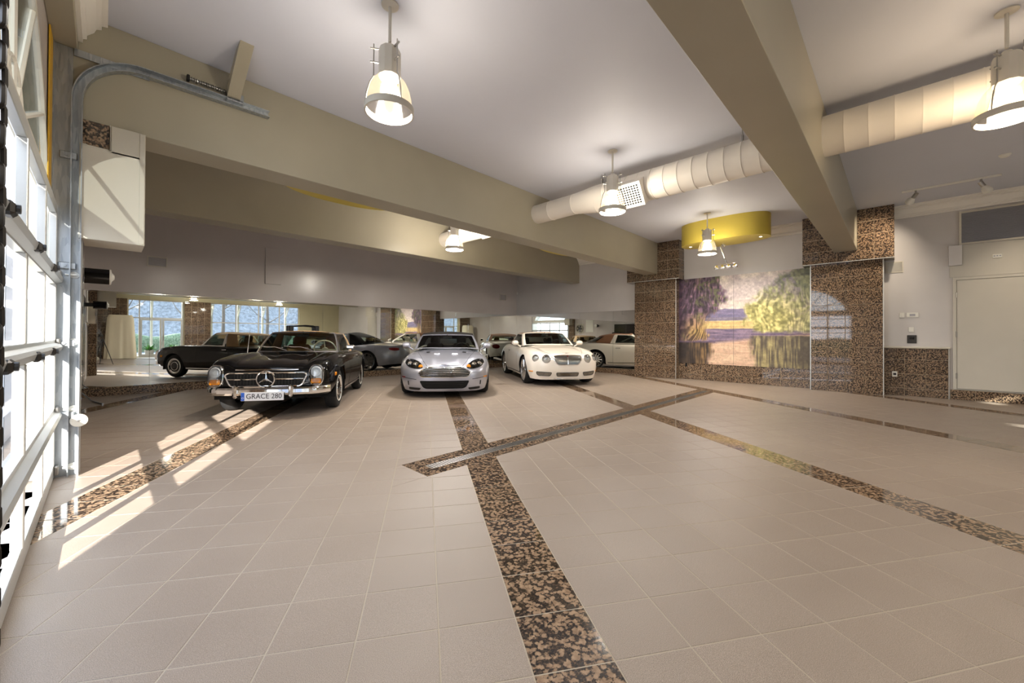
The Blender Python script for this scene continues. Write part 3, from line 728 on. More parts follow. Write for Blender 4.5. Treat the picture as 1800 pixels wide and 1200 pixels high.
def make_track_light():
    a, b = Vector((11.13, -.08, 4.2)), Vector((11.24, -1.32, 4.2)); org = tuple((a+b)/2+Vector((0, 0, .038)))
    t = thing('track_light', 'white ceiling track with two swivel spot heads above the service door', 'track light', org)
    MB().bbox((11.165, -1.34, 4.205), (11.205, -.06, H), .004).build('track_bar', 'white_plastic', t, org, 0)
    for y, d in ((-.26, (.10, .10, -.13)), (-1.10, (.03, -.08, -.15))):
        d = Vector(d).normalized(); p = Vector((11.185, y, 4.13)); h = MB()
        h.cyl((11.185, y, 4.205), tuple(p), .016, 8); h.cyl(tuple(p-d*.03), tuple(p+d*.08), .035, 14)
        h = h.build('spot_neck', 'steel', t, org)
        MB().tube([tuple(p+d*.07), tuple(p+d*.12), tuple(p+d*.17), tuple(p+d*.20), tuple(p+d*.215)], [.036, .062, .07, .062, .02], 18).build('spot_bulb', 'white_plastic', t, org)
        l = bpy.data.lights.new('track_spot', 'SPOT'); l.energy = TRACK_WATTS*4; l.color = (1, .84, .64); l.spot_size = 1.9; l.spot_blend = .9; l.shadow_soft_size = .04
        lo = bpy.data.objects.new('track_spot', l); COL.objects.link(lo); lo.parent = t; lo.location = p+d*.225-Vector(org); lo.rotation_euler = d.to_track_quat('-Z', 'Y').to_euler()
make_track_light()
tag(MB().lathe([(0, -.035), (.045, -.035), (.06, -.022), (.07, -.008), (.07, 0), (0, 0)], 28).build('smoke_detector', 'white_plastic'), 'round white smoke detector on the ceiling near the track light', 'detector').location = (10.07, -1.24, H)

# ------------------------------------------------------------------ right wall fittings
def make_right_wall():
    x = XW
    # service door
    org = (x-.03, -1.4, .21); d = MB().box((x-.035, -.83, .212), (x, -2.05, .225)).build('door_1', 'aluminium', None, org, 0); d.location = org; struct(d, 'grey steel service door')
    ya, yb = -.835, -2.02
    holed([(yb, .22), (ya, .22), (ya, 2.56), (yb, 2.56)], [[(yb+.05, .226), (ya-.05, .226), (ya-.05, 2.51), (yb+.05, 2.51)]], 'x', x-.05, x).build('door_frame', 'door_grey', d, org, 0)
    lf = MB().bbox((x-.038, ya-.055, .235), (x-.0, yb+.055, 2.505), .004).build('door_leaf', 'door_grey', d, org, 0)
    for z in (.5, 1.37, 2.2): MB().bbox((x-.056, ya-.062, z-.06), (x-.036, ya-.036, z+.06), .003).build('hinge', 'steel', d, org, 0)
    MB().cyl((x-.10, yb+.14, 1.25), (x-.038, yb+.14, 1.25), .014, 10).tube([(x-.10, yb+.14, 1.25), (x-.10, yb+.27, 1.25)], .013, 8).build('door_handle', 'steel', lf, org)
    # grey panel around the door, standing slightly proud
    MB().bbox((x-.012, -2.4, 2.57), (x, -.79, 3.235), .002).build('door_head_panel', 'door_grey', WR, smooth=0)
    # louvred transom
    org = (x, -1.6, 3.25); t = thing('louvre_panel', 'white framed grey louvred panel above the service door', 'louvre', org)
    za, zb, y1, y2 = 3.245, 3.94, -.925, -2.3
    holed(rect(y2, za, y1, zb), [rect(y2+.035, za+.035, y1-.035, zb-.035)], 'x', x-.04, x).build('frame', 'white_paint', t, org, 0)
    n = 22; m = None
    for i in range(n):
        z = za+.045+(zb-za-.09)*i/(n-1)
        if m is None: m = MB().prism([(-.022, -.012), (-.018, -.016), (-.002, .012), (-.006, .016)], y2+.03-org[1], y1-.03-org[1], 'y').mesh('slat', 'louvre', 0)
        link('slat', m, t, (0, 0, z-org[2]))
    MB().box((x-.004, y2+.03, za+.03), (x, y1-.03, zb-.03)).build('backing', 'louvre', t, org, 0)
    tag(MB().bbox((x-.10, -.965, 2.815), (x, -.775, 3.235), .004).build('junction_box', 'wall_grey', smooth=0), 'plain square box on the wall below the louvred panel', 'box')
    o = MB().bbox((x-.03, -1.50, 2.91), (x, -1.375, 2.985), .003).build('sign', 'white_plastic', None, None, 0); tag(o, 'small white plaque above the service door', 'sign')
    for y, z, c in ((-1.40, 2.95, 0), (-1.437, 2.95, 0), (-1.474, 2.95, 0)): MB().box((x-.0315, y-.012, z-.012), (x-.03, y+.012, z+.012)).build('plaque_mark', 'louvre', o, smooth=0)
    # air vent beside the pier
    org = (x, .05, 2.9); t = thing('air_vent', 'small white framed vent on the wall above the thermostat', 'vent', org)
    holed(rect(-.095, 2.77, .195, 3.02), [rect(-.075, 2.79, .175, 3.0)], 'x', x-.02, x).build('frame', 'white_paint', t, org, 0)
    for i in range(8): MB().box((x-.012, -.08, 2.80+.0255*i), (x-.004, .18, 2.815+.0255*i)).build('slat', 'door_grey', t, org, 0)
    # thermostat, switches, keypad, outlets
    def plate(nm, lab, cat, y, z, w, h, mat='white_plastic', inner=None, d=.022, xx=x, im='led_green'):
        org = (xx, y, z); t = thing(nm, lab, cat, org)
        MB().bbox((xx-d, y-w/2, z-h/2), (xx, y+w/2, z+h/2), .005).build('cover', mat, t, org, 0)
        if inner:
            for (iy, iz, iw, ih) in inner: MB().bbox((xx-d-.004, y+iy-iw/2, z+iz-ih/2), (xx-d+.002, y+iy+iw/2, z+iz+ih/2), .002).build('insert', im, t, org, 0)
    plate('wall_switch', 'small white sensor switch left of the thermostat', 'switch', -.07, 1.80, .085, .11, inner=[(0, 0, .03, .05)], im='white_plastic')
    plate('thermostat', 'white thermostat with a small green display beside the pier', 'thermostat', -.235, 1.80, .19, .10, inner=[(.0, 0, .09, .05)], im='louvre')
    plate('wall_switch', 'white light switch below the thermostat', 'switch', -.215, 1.475, .085, .11, inner=[(0, 0, .03, .06)], im='white_plastic')
    plate('keypad', 'dark grey keypad just above the chair rail', 'keypad', -.225, 1.262, .15, .18, 'dark_steel', inner=[(0, .02, .07, .05)], im='black_gloss')
    plate('wall_outlet', 'white power outlet with dark socket in the granite wainscot', 'outlet', .05, .475, .085, .12, inner=[(0, 0, .05, .05)], d=.012, xx=x-.042, im='black_plastic')
    plate('wall_outlet', 'dark power outlet in the granite below the painting', 'outlet', 4.66, .445, .07, .11, 'black_plastic', inner=[(0, .02, .03, .03), (0, -.025, .03, .03)], d=.012, xx=x-.042, im='black_gloss')
make_right_wall()

# ------------------------------------------------------------------ painting
def vnoise(rng, h, w, fy, fx):
    """smooth value noise, fy x fx cells over the picture"""
    g = rng.random((fy+2, fx+2)); y = np.linspace(0, fy, h); x = np.linspace(0, fx, w)
    yi = y.astype(int); xi = x.astype(int); ty = (y-yi)[:, None]; tx = (x-xi)[None, :]; ty = ty*ty*(3-2*ty); tx = tx*tx*(3-2*tx)
    a = g[yi][:, xi]; b = g[yi][:, xi+1]; c = g[yi+1][:, xi]; d = g[yi+1][:, xi+1]
    return (a*(1-tx)+b*tx)*(1-ty)+(c*(1-tx)+d*tx)*ty
def paint_landscape(h, w):
    rng = np.random.default_rng(3)
    V, U = np.mgrid[0:h, 0:w].astype(float); U /= w-1; V /= h-1
    nz = lambda fy, fx: vnoise(rng, h, w, fy, fx)
    n1, n2, n3, n4, f = nz(5, 7), nz(11, 15), nz(24, 32), nz(48, 60), nz(120, 150)
    def warp(a, dy, dx):
        yi = np.clip(np.arange(h)[:, None]+dy*h, 0, h-1).astype(int); xi = np.clip(np.arange(w)[None, :]+dx*w, 0, w-1).astype(int)
        return a[np.broadcast_to(yi, (h, w)), np.broadcast_to(xi, (h, w))]
    # hanging strokes, curved by a slow warp
    st1 = warp(nz(16, 110), .05*(n2-.5), .09*(n1-.5)+.10*(V-.3)); st2 = warp(nz(22, 90), .05*(n3-.5), -.10*(n1-.5)-.22*(V-.4)*(1-U)); st3 = warp(nz(30, 70), .06*(n2-.5), .10*(n2-.5))
    vert = nz(8, 120); vert2 = nz(20, 60); hor = nz(70, 9); hor2 = nz(120, 16)
    c = lambda *v: np.array(v, float)
    def mixc(img, col, m): m = np.clip(m, 0, 1)[..., None]; return img*(1-m)+col*m
    def two(a, b, k): k = np.clip(k, 0, 1)[..., None]; return a*(1-k)+b*k
    S = lambda a, k=3.0: np.clip((a-.5)*k+.5, 0, 1)
    cloud = warp(nz(9, 8), .10*(n3-.5), .12*(n2-.5))
    img = two(c(168, 152, 160), c(232, 222, 208), .20+.75*S(cloud, 1.6)+.12*(n4-.5)); img = two(img, c(206, 178, 140), np.clip((V-.27)*4, 0, .6)*S(n2))
    hill = np.clip((V-(.375-.012*np.exp(-((U-.42)/.09)**2)+.012*(n3-.5)))*90, 0, 1)*(V < .505)
    img = mixc(img, two(c(96, 94, 126), c(132, 122, 152), .5*S(hor)+.5*(V < .44)), hill)
    img = mixc(img, two(c(120, 112, 120), c(150, 140, 150), S(hor2)), hill*(V > .465)*.6)
    img = mixc(img, two(c(190, 158, 112), c(230, 206, 142), .4*S(hor)+.6*n2), np.clip((V-.503)*120, 0, 1)*(V < .60))
    img = mixc(img, two(c(98, 88, 116), c(148, 128, 148), .6*S(hor)+.4*hor2), np.clip((V-(.590+.01*(n2-.5)))*120, 0, 1))
    bank = np.clip((V-(.705+.16*(.50-U)+.012*(hor-.5)))*26, 0, 1)
    img = mixc(img, two(c(188, 152, 132), c(224, 196, 168), .5*S(hor, 2)+.35*hor2+.2*(V-.7)*2), bank)
    # right willow
    edge = .565+.035*np.sin(V*11)+.11*(n2-.5)+.06*(n3-.5)+.05*(st2-.5)+.16*np.clip(.30-V, 0, 1)*2.2
    t = np.clip((U-edge)*20, 0, 1)*np.clip((.652-V+.03*(n3-.5))*34, 0, 1)*np.clip((V-(.30-1.05*(U-.53))+.16*(n2-.5)+.07*(st2-.5))*12, 0, 1)
    lit = np.clip(1.35-2.6*np.hypot((U-.64)*.95, (V-.50)*1.25), 0, 1)
    shade = two(c(84, 88, 78), c(150, 154, 116), .55*S(st2, 2.2)+.45*n4); shade = two(shade, c(124, 112, 138), np.clip((n1-.40)*3+.6*(U-.75), 0, .75)*S(st3)); shade = two(shade, c(184, 176, 160), np.clip((n2-.6)*4, 0, .6))
    gold = two(c(128, 124, 72), c(228, 216, 146), .65*S(st2, 2.6)+.35*S(n4, 2))
    img = mixc(img, two(shade, gold, lit*1.1), t)
    # left willow in violet, rose and olive
    edge = .300+.15*np.clip(1-abs(V-.20)/.34, 0, 1)+.10*(n2-.5)+.06*(n3-.5)+.05*(st1-.5)-.05*np.clip((V-.40)*5, 0, 1)+.06*np.exp(-((V-.66)/.06)**2)
    t = np.clip((edge-U)*20, 0, 1)*np.clip((.748-V+.02*(n3-.5))*40, 0, 1)
    L = two(c(54, 44, 54), c(124, 98, 122), .7*S(st1, 2.6)+.3*n4); L = two(L, c(104, 108, 74), np.clip((n2-.45)*3, 0, .8)*S(st3)); L = two(L, c(168, 130, 140), np.clip((n3-.55)*4, 0, .8)*S(st1))
    warm = np.clip(1.15-3.6*np.hypot((U-.24)*.85, (V-.63)*1.3), 0, 1); L = two(L, two(c(96, 76, 50), c(206, 172, 104), S(st1, 2.6)), warm*.9)
    L = two(L, c(58, 44, 62), np.clip((.10-U)*8, 0, .65))
    img = mixc(img, L, t)
    # reflections
    t = np.clip((.335-.16*(V-.75)+.05*(vert2-.5)-U)*18, 0, 1)*np.clip((V-.742)*60, 0, 1)
    img = mixc(img, two(c(42, 36, 36), c(150, 120, 80), .8*S(vert, 2)*np.clip((U-.02)*5, .1, 1)+.25*(n3-.5)), t*.95)
    t = np.clip((U-(.575+.05*(vert2-.5)+.05*np.clip(V-.85, 0, 1)*4))*16, 0, 1)*np.clip((V-.665+.012*(n2-.5))*60, 0, 1)
    img = mixc(img, two(c(76, 70, 60), c(184, 172, 116), .75*S(vert, 2)+.35*(n3-.5)-.75*np.clip(U-.70, 0, 1)*1.6), t*.9)
    img = mixc(img, c(76, 60, 92), np.clip(1-abs(V-.657-.006*(n3-.5))/.012, 0, 1)*(U > .60)*.7)
    img = mixc(img, c(70, 52, 80), np.clip(1-abs(V-.745)/.01, 0, 1)*(U < .33)*.6)
    img = img*(1+.12*(f-.5)[..., None]+.12*(n4-.5)[..., None])
    return np.clip(img/255, 0, 1)
def make_painting():
    yl, yr, zb, zt = 4.925, 1.595, .487, 3.063; org = (XW-.02, (yl+yr)/2, zb)
    t = thing('landscape_painting', 'large two panel landscape painting of willows beside violet water', 'painting', org)
    h, w = 300, 388; img = paint_landscape(h, w); img = np.where(img <= .04045, img/12.92, ((img+.055)/1.055)**2.4)
    ym = yl-(yl-yr)*.474; k = int(w*.474)
    for ya, yb, i0, i1 in ((yl, ym+.003, 0, k), (ym-.003, yr, k-1, w-1)):
        n = i1-i0+1; vs = []; col = []
        for j in range(h):
            for i in range(n):
                vs.append((XW-.052-org[0], ya+(yb-ya)*i/(n-1)-org[1], zt-(zt-zb)*j/(h-1)-zb)); col.append((*img[j, i0+i], 1))
        fs = [(j*n+i, (j+1)*n+i, (j+1)*n+i+1, j*n+i+1) for j in range(h-1) for i in range(n-1)]
        me = bpy.data.meshes.new('canvas'); me.from_pydata(vs, [], fs); me.update()
        a = me.color_attributes.new('Col', 'FLOAT_COLOR', 'POINT'); a.data.foreach_set('color', np.array(col, dtype=np.float32).ravel())
        me.materials.append(MATS['painting']); o = link('painted_panel', me, t)
        MB().box((XW-.051, ya, zb), (XW-.013, yb, zt)).build('stretcher', 'louvre', o, org, 0)
make_painting()

# ------------------------------------------------------------------ back and door wall fittings
def vent(nm, lab, x0, x1, z0, z1, n):
    org = ((x0+x1)/2, Y1, z0); t = thing(nm, lab, 'vent', org); y = Y1
    holed(rect(x0, z0, x1, z1), [rect(x0+.02, z0+.02, x1-.02, z1-.02)], 'y', y-.02, y).build('frame', 'white_paint', t, org, 0)
    for i in range(n): MB().box((x0+.015, y-.012, z0+.025+(z1-z0-.05)*i/n), (x1-.015, y-.003, z0+.033+(z1-z0-.05)*i/n)).build('slat', 'louvre', t, org, 0)
vent('air_vent', 'white framed air vent on the taupe wall near the white casing', .655, .995, 2.80, 3.03, 9)
vent('air_vent', 'small square white vent near the mirrored corner', 11.50, 11.85, 2.79, 3.06, 9)
tag(MB().bbox((2.935, Y1-.035, 2.63), (3.312, Y1, 3.585), .006).build('access_panel', 'wall_taupe', smooth=0), 'tall taupe access panel set on the wall above the long mirror', 'panel')
tag(MB().bbox((XW-.02, 11.83, 3.1), (XW, 11.89, 3.2), .004).build('corner_sensor', 'white_plastic', smooth=0), 'tiny white sensor in the mirrored corner', 'sensor')
def make_fan():
    org = (XD, 6.4, 1.9); t = thing('wall_fan', 'round wire guard wall fan on a square white plate near the mirror', 'fan', org)
    MB().bbox((0, -.31, -.35), (.03, .31, .37), .006).build('back_plate', 'white_paint', t)
    MB().lathe([(.285, .03), (.30, .03), (.30, .17), (.285, .17)], 36, axis='x', close=True).build('shroud', 'white_paint', t)
    for k in range(5):
        a = 2*PI*k/5; pts = []
        b = MB(); c, s = math.cos(a), math.sin(a); q = .5
        P = [(.06+.05, .04, -.02), (.06+.05, .25, -.09), (.12, .26, .04), (.14, .04, .03)]
        b.add([(p[0], p[1]*c-p[2]*s, p[1]*s+p[2]*c) for p in P]+[(p[0]+.004, p[1]*c-p[2]*s, p[1]*s+p[2]*c) for p in P], [(0, 1, 2, 3), (7, 6, 5, 4), (0, 4, 5, 1), (1, 5, 6, 2), (2, 6, 7, 3), (3, 7, 4, 0)]).build('blade', 'black_plastic', t)
    MB().lathe([(0, .05), (.07, .05), (.075, .15), (.05, .19), (0, .20)], 20, axis='x').build('motor', 'black_plastic', t)
    for k in range(6):
        r = .05+.047*k; MB().tube([(.185, r*math.cos(2*PI*i/40), r*math.sin(2*PI*i/40)) for i in range(40)], .003, 5, True).build('guard_ring', 'steel', t)
    g = MB()
    for k in range(12): a = 2*PI*k/12; g.cyl((.187, .03*math.cos(a), .03*math.sin(a)), (.187, .295*math.cos(a), .295*math.sin(a)), .003, 5)
    g.build('guard_spokes', 'steel', t)
    org = (XD, 8.0, 2.09); t = thing('wall_cylinder', 'black cylinder with a pale end cap projecting from the wall by the mirror', 'heater', org)
    MB().lathe([(0, .14), (.105, .14), (.105, .40), (0, .40)], 28, axis='x').build('barrel', 'black_gloss', t, smooth=30)
    MB().lathe([(0, .40), (.108, .40), (.108, .415), (.06, .425), (.03, .45), (0, .452)], 28, axis='x').build('end_cap', 'white_plastic', t, smooth=30)
    MB().box((0, -.05, -.05), (.15, .05, .05)).build('mount', 'black_plastic', t)
    # white board further along
    org = (XD, 7.6, 1.64); t = thing('notice_board', 'plain white board on the wall beside the fan', 'board', org)
    MB().bbox((0, -.70, 0), (.02, -.05, 1.1), .003).build('sheet', 'white_plastic', t, smooth=0); MB().box((0, -.72, -.02), (.03, -.03, 0)).box((0, -.72, 1.1), (.03, -.03, 1.12)).build('rail', 'aluminium', t, smooth=0)
    # conduit down the wall
    tag(MB().tube([(XD+.03, 11.2, 2.1), (XD+.03, 11.2, .9), (XD+.03, 11.2, .2), (XD+.2, 11.0, .02), (XD+.35, 10.4, .014)], .014, 8).build('cable', 'galvanized'), 'grey cable running down the wall to the floor beside the mirror', 'cable')
    tag(MB().bbox((XD+.006, 9.3, .0), (XD+.03, 11.1, 2.18), .004).build('shade_sheet', 'black_gloss', smooth=0), 'dark glossy sheet standing in for the unlit zone beside the mirror corner', 'panel')  # dark sheet put in for the unlit pier back reflected in the mirror
    # bar fixed to the mirror above the roadster
    org = (3.9, Y1-.012, 1.5); t = thing('mirror_bar', 'black bar with end clamps fixed to the mirror above the black roadster', 'bar', org)
    MB().tube([(-.38, -.10, -.02), (-.30, -.10, .03), (0, -.10, .05), (.2, -.10, .04), (.36, -.10, .0)], .022, 8).build('bar', 'black_plastic', t)
    for x in (-.36, .30): MB().bbox((x-.06, -.13, -.10), (x+.06, -.004, .05), .015).build('clamp', 'black_plastic', t, smooth=0)
make_fan()

# ------------------------------------------------------------------ glazed front wall, seen in the mirrors
def make_front():
    def frame(nm, lab, x0, x1, z0, z1, xs, zs, w=.05):
        y0, y1 = Y0-.20, Y0-.12; o = holed(rect(x0, z0, x1, z1), [rect(x0+w, z0+w, x1-w, z1-w)], 'y', y0, y1)
        for x in xs: o.box((x-w/2, y0+.003, z0+w-.01), (x+w/2, y1-.003, z1-w+.01))
        for z in zs: o.box((x0+w-.01, y0+.006, z-w/2), (x1-w+.01, y1-.006, z+w/2))
        o = o.build(nm, 'white_paint', smooth=0); struct(o, lab)
        X = [x0]+list(xs)+[x1]; Z = [z0]+list(zs)+[z1]
        for a, b in zip(X, X[1:]):
            for c, d in zip(Z, Z[1:]): MB().box((a+.01, Y0-.163, c+.01), (b-.01, Y0-.157, d-.01)).build('glass_pane', 'window_glass', o, smooth=0)
        return o
    frame('window_2', 'glazed double doors with sidelight and transom', .91, 3.35, 0, 3.28, [1.40], [2.24])
    frame('window_3', 'tall windows along the front wall', 4.63, 9.75, .12, 3.28, [5.98, 7.25, 8.5], [2.06])
    for a, b, hx in ((1.43, 2.36, 2.30), (2.38, 3.31, 2.44)):
        m = holed(rect(a, .01, b, 2.2), [rect(a+.09, .16, b-.09, 2.1)], 'y', Y0-.195, Y0-.105)
        d = m.build('door_2', 'aluminium', smooth=0); struct(d, 'leaf of the glazed double doors')
        MB().tube([(hx, Y0-.10, .95), (hx, Y0-.04, .97), (hx, Y0-.04, 1.27), (hx, Y0-.10, 1.29)], .012, 8).build('door_handle', 'steel', d)
    # sheet draped over something tall
    org = (.62, -5.9, 0); rng = random.Random(5); L = []
    n = 72; rows = 14; m = MB(); vs = []; fs = []
    for j in range(rows):
        q = j/(rows-1); z = 2.32*(1-q)
        for i in range(n):
            a = 2*PI*i/n; c, s = math.cos(a), math.sin(a); p = 4
            r = 1/((abs(c)**p+abs(s)**p)**(1/p)); fold = 1+q*.07*math.sin(9*a+1.3*math.sin(3*a))+.03*q*math.sin(17*a)
            k = min(1, .84+.16*q)*(1-.12*max(0, .06-q)/.06)
            vs.append((.60*r*c*k*fold, .42*r*s*k*fold, max(z, .012)))
    fs = [(j*n+i, j*n+(i+1) % n, (j+1)*n+(i+1) % n, (j+1)*n+i) for j in range(rows-1) for i in range(n)]; fs.append(tuple(range(n)))
    o = m.add(vs, fs).build('dust_sheet', 'cloth', None, None, 60); o.location = org
    tag(o, 'cream dust sheet draped over a tall stand near the glazed doors', 'dust sheet')
    # photographer's tripod and camera
    org = (-.03, -.12, 0); t = thing('camera_tripod', 'black tripod holding a camera in front of the garage door', 'tripod', org)
    MB().cyl((0, 0, .75), (0, 0, 1.17), .016, 10).build('centre_column', 'black_plastic', t)
    MB().bbox((-.04, -.04, .98), (.04, .04, 1.08), .012).build('hub', 'black_plastic', t, smooth=0)
    for k in range(3):
        a = 2*PI*k/3+2.4; c, s = math.cos(a), math.sin(a); MB().tube([(.03*c, .03*s, 1.03), (.18*c, .18*s, .55), (.34*c, .34*s, .01)], [.016, .014, .010], 8).build('leg', 'black_plastic', t)
    b = MB().bbox((-.07, -.06, 1.18), (.07, .015, 1.29), .012).build('camera_body', 'black_plastic', t, smooth=0)
    MB().bbox((-.025, -.045, 1.285), (.025, .0, 1.325), .01).build('viewfinder', 'black_plastic', b, smooth=0)
    b.rotation_euler = (0, 0, -math.radians(45.8)); b.location = (-.03, -.03, 0)
make_front()

# ------------------------------------------------------------------ outside
def make_outside():
    g = MB().box((-45, -45, -.30), (XD-.12, 45, -.205)).box((XD-.12, -45, -.30), (45, Y0-.3, -.205)).build('ground', 'asphalt', smooth=0); struct(g, 'pale paved yard outside')
    MB().box((XD-3.2, GY0-.6, -.205), (XD-.12, GY1+.6, -.004)).build('door_ramp', 'asphalt', g, smooth=0)
    MB().box((.5, Y0-2.6, -.205), (10, Y0-.30, -.004)).build('terrace', 'asphalt', g, smooth=0)
    o = MB().prism([(-.47, -.205), (-1.30, -.205), (-1.30, 2.60), (-2.75, 3.78), (-2.75, 4.34), (-1.34, 3.18), (-.47, 2.55)], 1.0, 1.25, 'y').build('sun_blocker', 'white_paint', smooth=0); tag(o, 'added unseen white sun blocker with a raking arm outside beside the garage door', 'wall')  # added out of view, shaped to cut the sun through the door panes
    # canopy with steel trusses over the terrace
    org = (5.3, Y0-2.5, 3.5); t = thing('canopy', 'white steel framed canopy outside the tall windows', 'canopy', org)
    holed(rect(0, Y0-4.9, XW, Y0-.32), [rect(4.78, Y0-2.5, 5.30, Y0-2.2), rect(7.65, Y0-2.5, 8.25, Y0-2.2)], 'z', 3.62, 3.66).build('sun_block_sheet', 'white_paint', t, org, 0)  # opaque sheet added as sun block, slots cut to place floor sun patches
    for x in np.arange(.6, 12.4, 1.6):
        MB().box((x-.05, Y0-4.85, 3.45), (x+.05, Y0-.32, 3.62)).build('rafter', 'white_paint', t, org, 0)
        MB().tube([(x, Y0-4.7, 2.6), (x, Y0-3.9, 3.48)], .04, 6).build('brace', 'white_paint', t, org)
        MB().box((x-.06, Y0-4.8, -.22), (x+.06, Y0-4.68, 3.5)).build('post', 'white_paint', t, org, 0)
    # wooded slope far behind the yard
    def slope(u, v):
        x = -50+110*u; q = v*v*(3-2*v)
        return (x, -36-16*v+1.5*math.sin(x*.21), -.25+(9.5+1.2*math.sin(x*.33)+.8*math.sin(x*.9))*q)
    struct(MB().grid(slope, 90, 12).build('hillside', 'woods'), 'pale wooded slope beyond the yard')
    struct(MB().grid(lambda u, v: (-60+70*u, 40+14*v+1.5*math.sin(u*17), -.25+(15+1.3*math.sin(u*25)+.8*math.sin(u*60))*v*v*(3-2*v)), 60, 12).build('hillside', 'woods'), 'pale wooded slope past the far side of the yard')
    # bare trees
    def tree(x, y, h, seed, lab):
        rng = random.Random(seed); t = thing('bare_tree', lab, 'tree', (x, y, -.21), group='bare trees outside')
        MB().tube([(0, 0, -.02), (.05, .03, h*.35), (-.04, .06, h*.7), (.02, 0, h)], [.16, .12, .07, .02], 8).build('trunk', 'bark', t)
        for i in range(14):
            z = h*rng.uniform(.28, .92); a = rng.uniform(0, 2*PI); l = h*rng.uniform(.14, .30)*(1.3-z/h); c, s = math.cos(a), math.sin(a)
            MB().tube([(0, 0, z), (l*.5*c, l*.5*s, z+l*.35), (l*c, l*s, z+l*.9), (l*1.15*c+.1, l*1.2*s, z+l*1.5)], [.045, .03, .018, .006], 5).build('branch', 'bark', t)
    for i, (x, y, h, w) in enumerate(((1.0, -19, 9, 'behind the glazed doors'), (4.4, -17.5, 8, 'behind the granite pillar'), (7.5, -20, 9.5, 'behind the tall windows'), (10.5, -18, 8.5, 'beyond the canopy end'), (-9, 9.5, 8, 'across the yard from the garage door'), (-12, 13.5, 9, 'deeper in the yard beyond the garage door'))):
        tree(x, y, h, 20+i, 'bare winter tree '+w)
    # hedge and planter
    def hedge(a, b, h, seed, lab):
        rng = random.Random(seed); m = MB(); nx, ny = 40, 8; L = (Vector(b)-Vector(a)); d = L.normalized(); n = Vector((-d.y, d.x))
        def fn(u, v):
            an = PI*v; p = Vector(a)+L*u; k = .9+.12*math.sin(37*u+5*v)+.1*math.sin(91*u-3*v)
            return (p.x+n.x*.7*math.cos(an)*k, p.y+n.y*.7*math.cos(an)*k, -.21+h*max(0, math.sin(an))**.5*(.92+.1*math.sin(53*u)))
        tag(m.grid(fn, 80, 14).build('hedge', 'hedge'), lab, 'hedge')
    hedge((-16, -4), (-16, 24), 1.5, 1, 'long low hedge across the yard from the garage door')
    hedge((-6, -23), (22, -23), 1.6, 2, 'long low hedge beyond the glazed doors')
    for x, lab in ((1.9, 'leafy potted plant outside the left leaf of the glazed doors'), (3.0, 'leafy potted plant outside the right leaf of the glazed doors')):
        rng = random.Random(int(x*10)); t = thing('potted_plant', lab, 'plant', (x, Y0-1.2, -.004))
        MB().lathe([(0, 0), (.17, 0), (.22, .36), (.20, .36), (.19, .32), (0, .32)], 24).build('pot', 'terracotta', t)
        for i in range(46):
            a = rng.uniform(0, 2*PI); e = rng.uniform(.25, 1.3); l = rng.uniform(.25, .5); p = Vector((math.cos(a)*math.cos(e), math.sin(a)*math.cos(e), math.sin(e))); q = Vector((-math.sin(a), math.cos(a), 0))*.05
            b = Vector((0, 0, .33)); m = MB().add([tuple(b), tuple(b+p*l*.5+q), tuple(b+p*l), tuple(b+p*l*.5-q), tuple(b+p*l*.5+Vector((0, 0, .02)))], [(0, 1, 4), (1, 2, 4), (2, 3, 4), (3, 0, 4)])
            m.build('leaf', 'leaf', t, smooth=0)
make_outside()
# ------------------------------------------------------------------ cars
def spline(ctrl):
    """smooth interpolation of rows of control values by chord length"""
    C = np.array(ctrl, float); d = np.hypot(np.diff(C[:, 0]), np.diff(C[:, 1])); t = np.concatenate([[0], np.cumsum(np.maximum(d, .02))]); t /= t[-1]
    m = np.zeros_like(C); h = np.diff(t)[:, None]; s = np.diff(C, axis=0)/h
    m[1:-1] = (s[:-1]*h[1:]+s[1:]*h[:-1])/(h[1:]+h[:-1]); m[0] = s[0]; m[-1] = s[-1]
    m[0, 0] = 0; m[-1, 0] = 0
    def f(u):
        i = int(min(max(np.searchsorted(t, u)-1, 0), len(t)-2)); hh = t[i+1]-t[i]; q = (u-t[i])/hh
        return (2*q**3-3*q*q+1)*C[i]+(q**3-2*q*q+q)*hh*m[i]+(-2*q**3+3*q*q)*C[i+1]+(q**3-q*q)*hh*m[i+1]
    return f
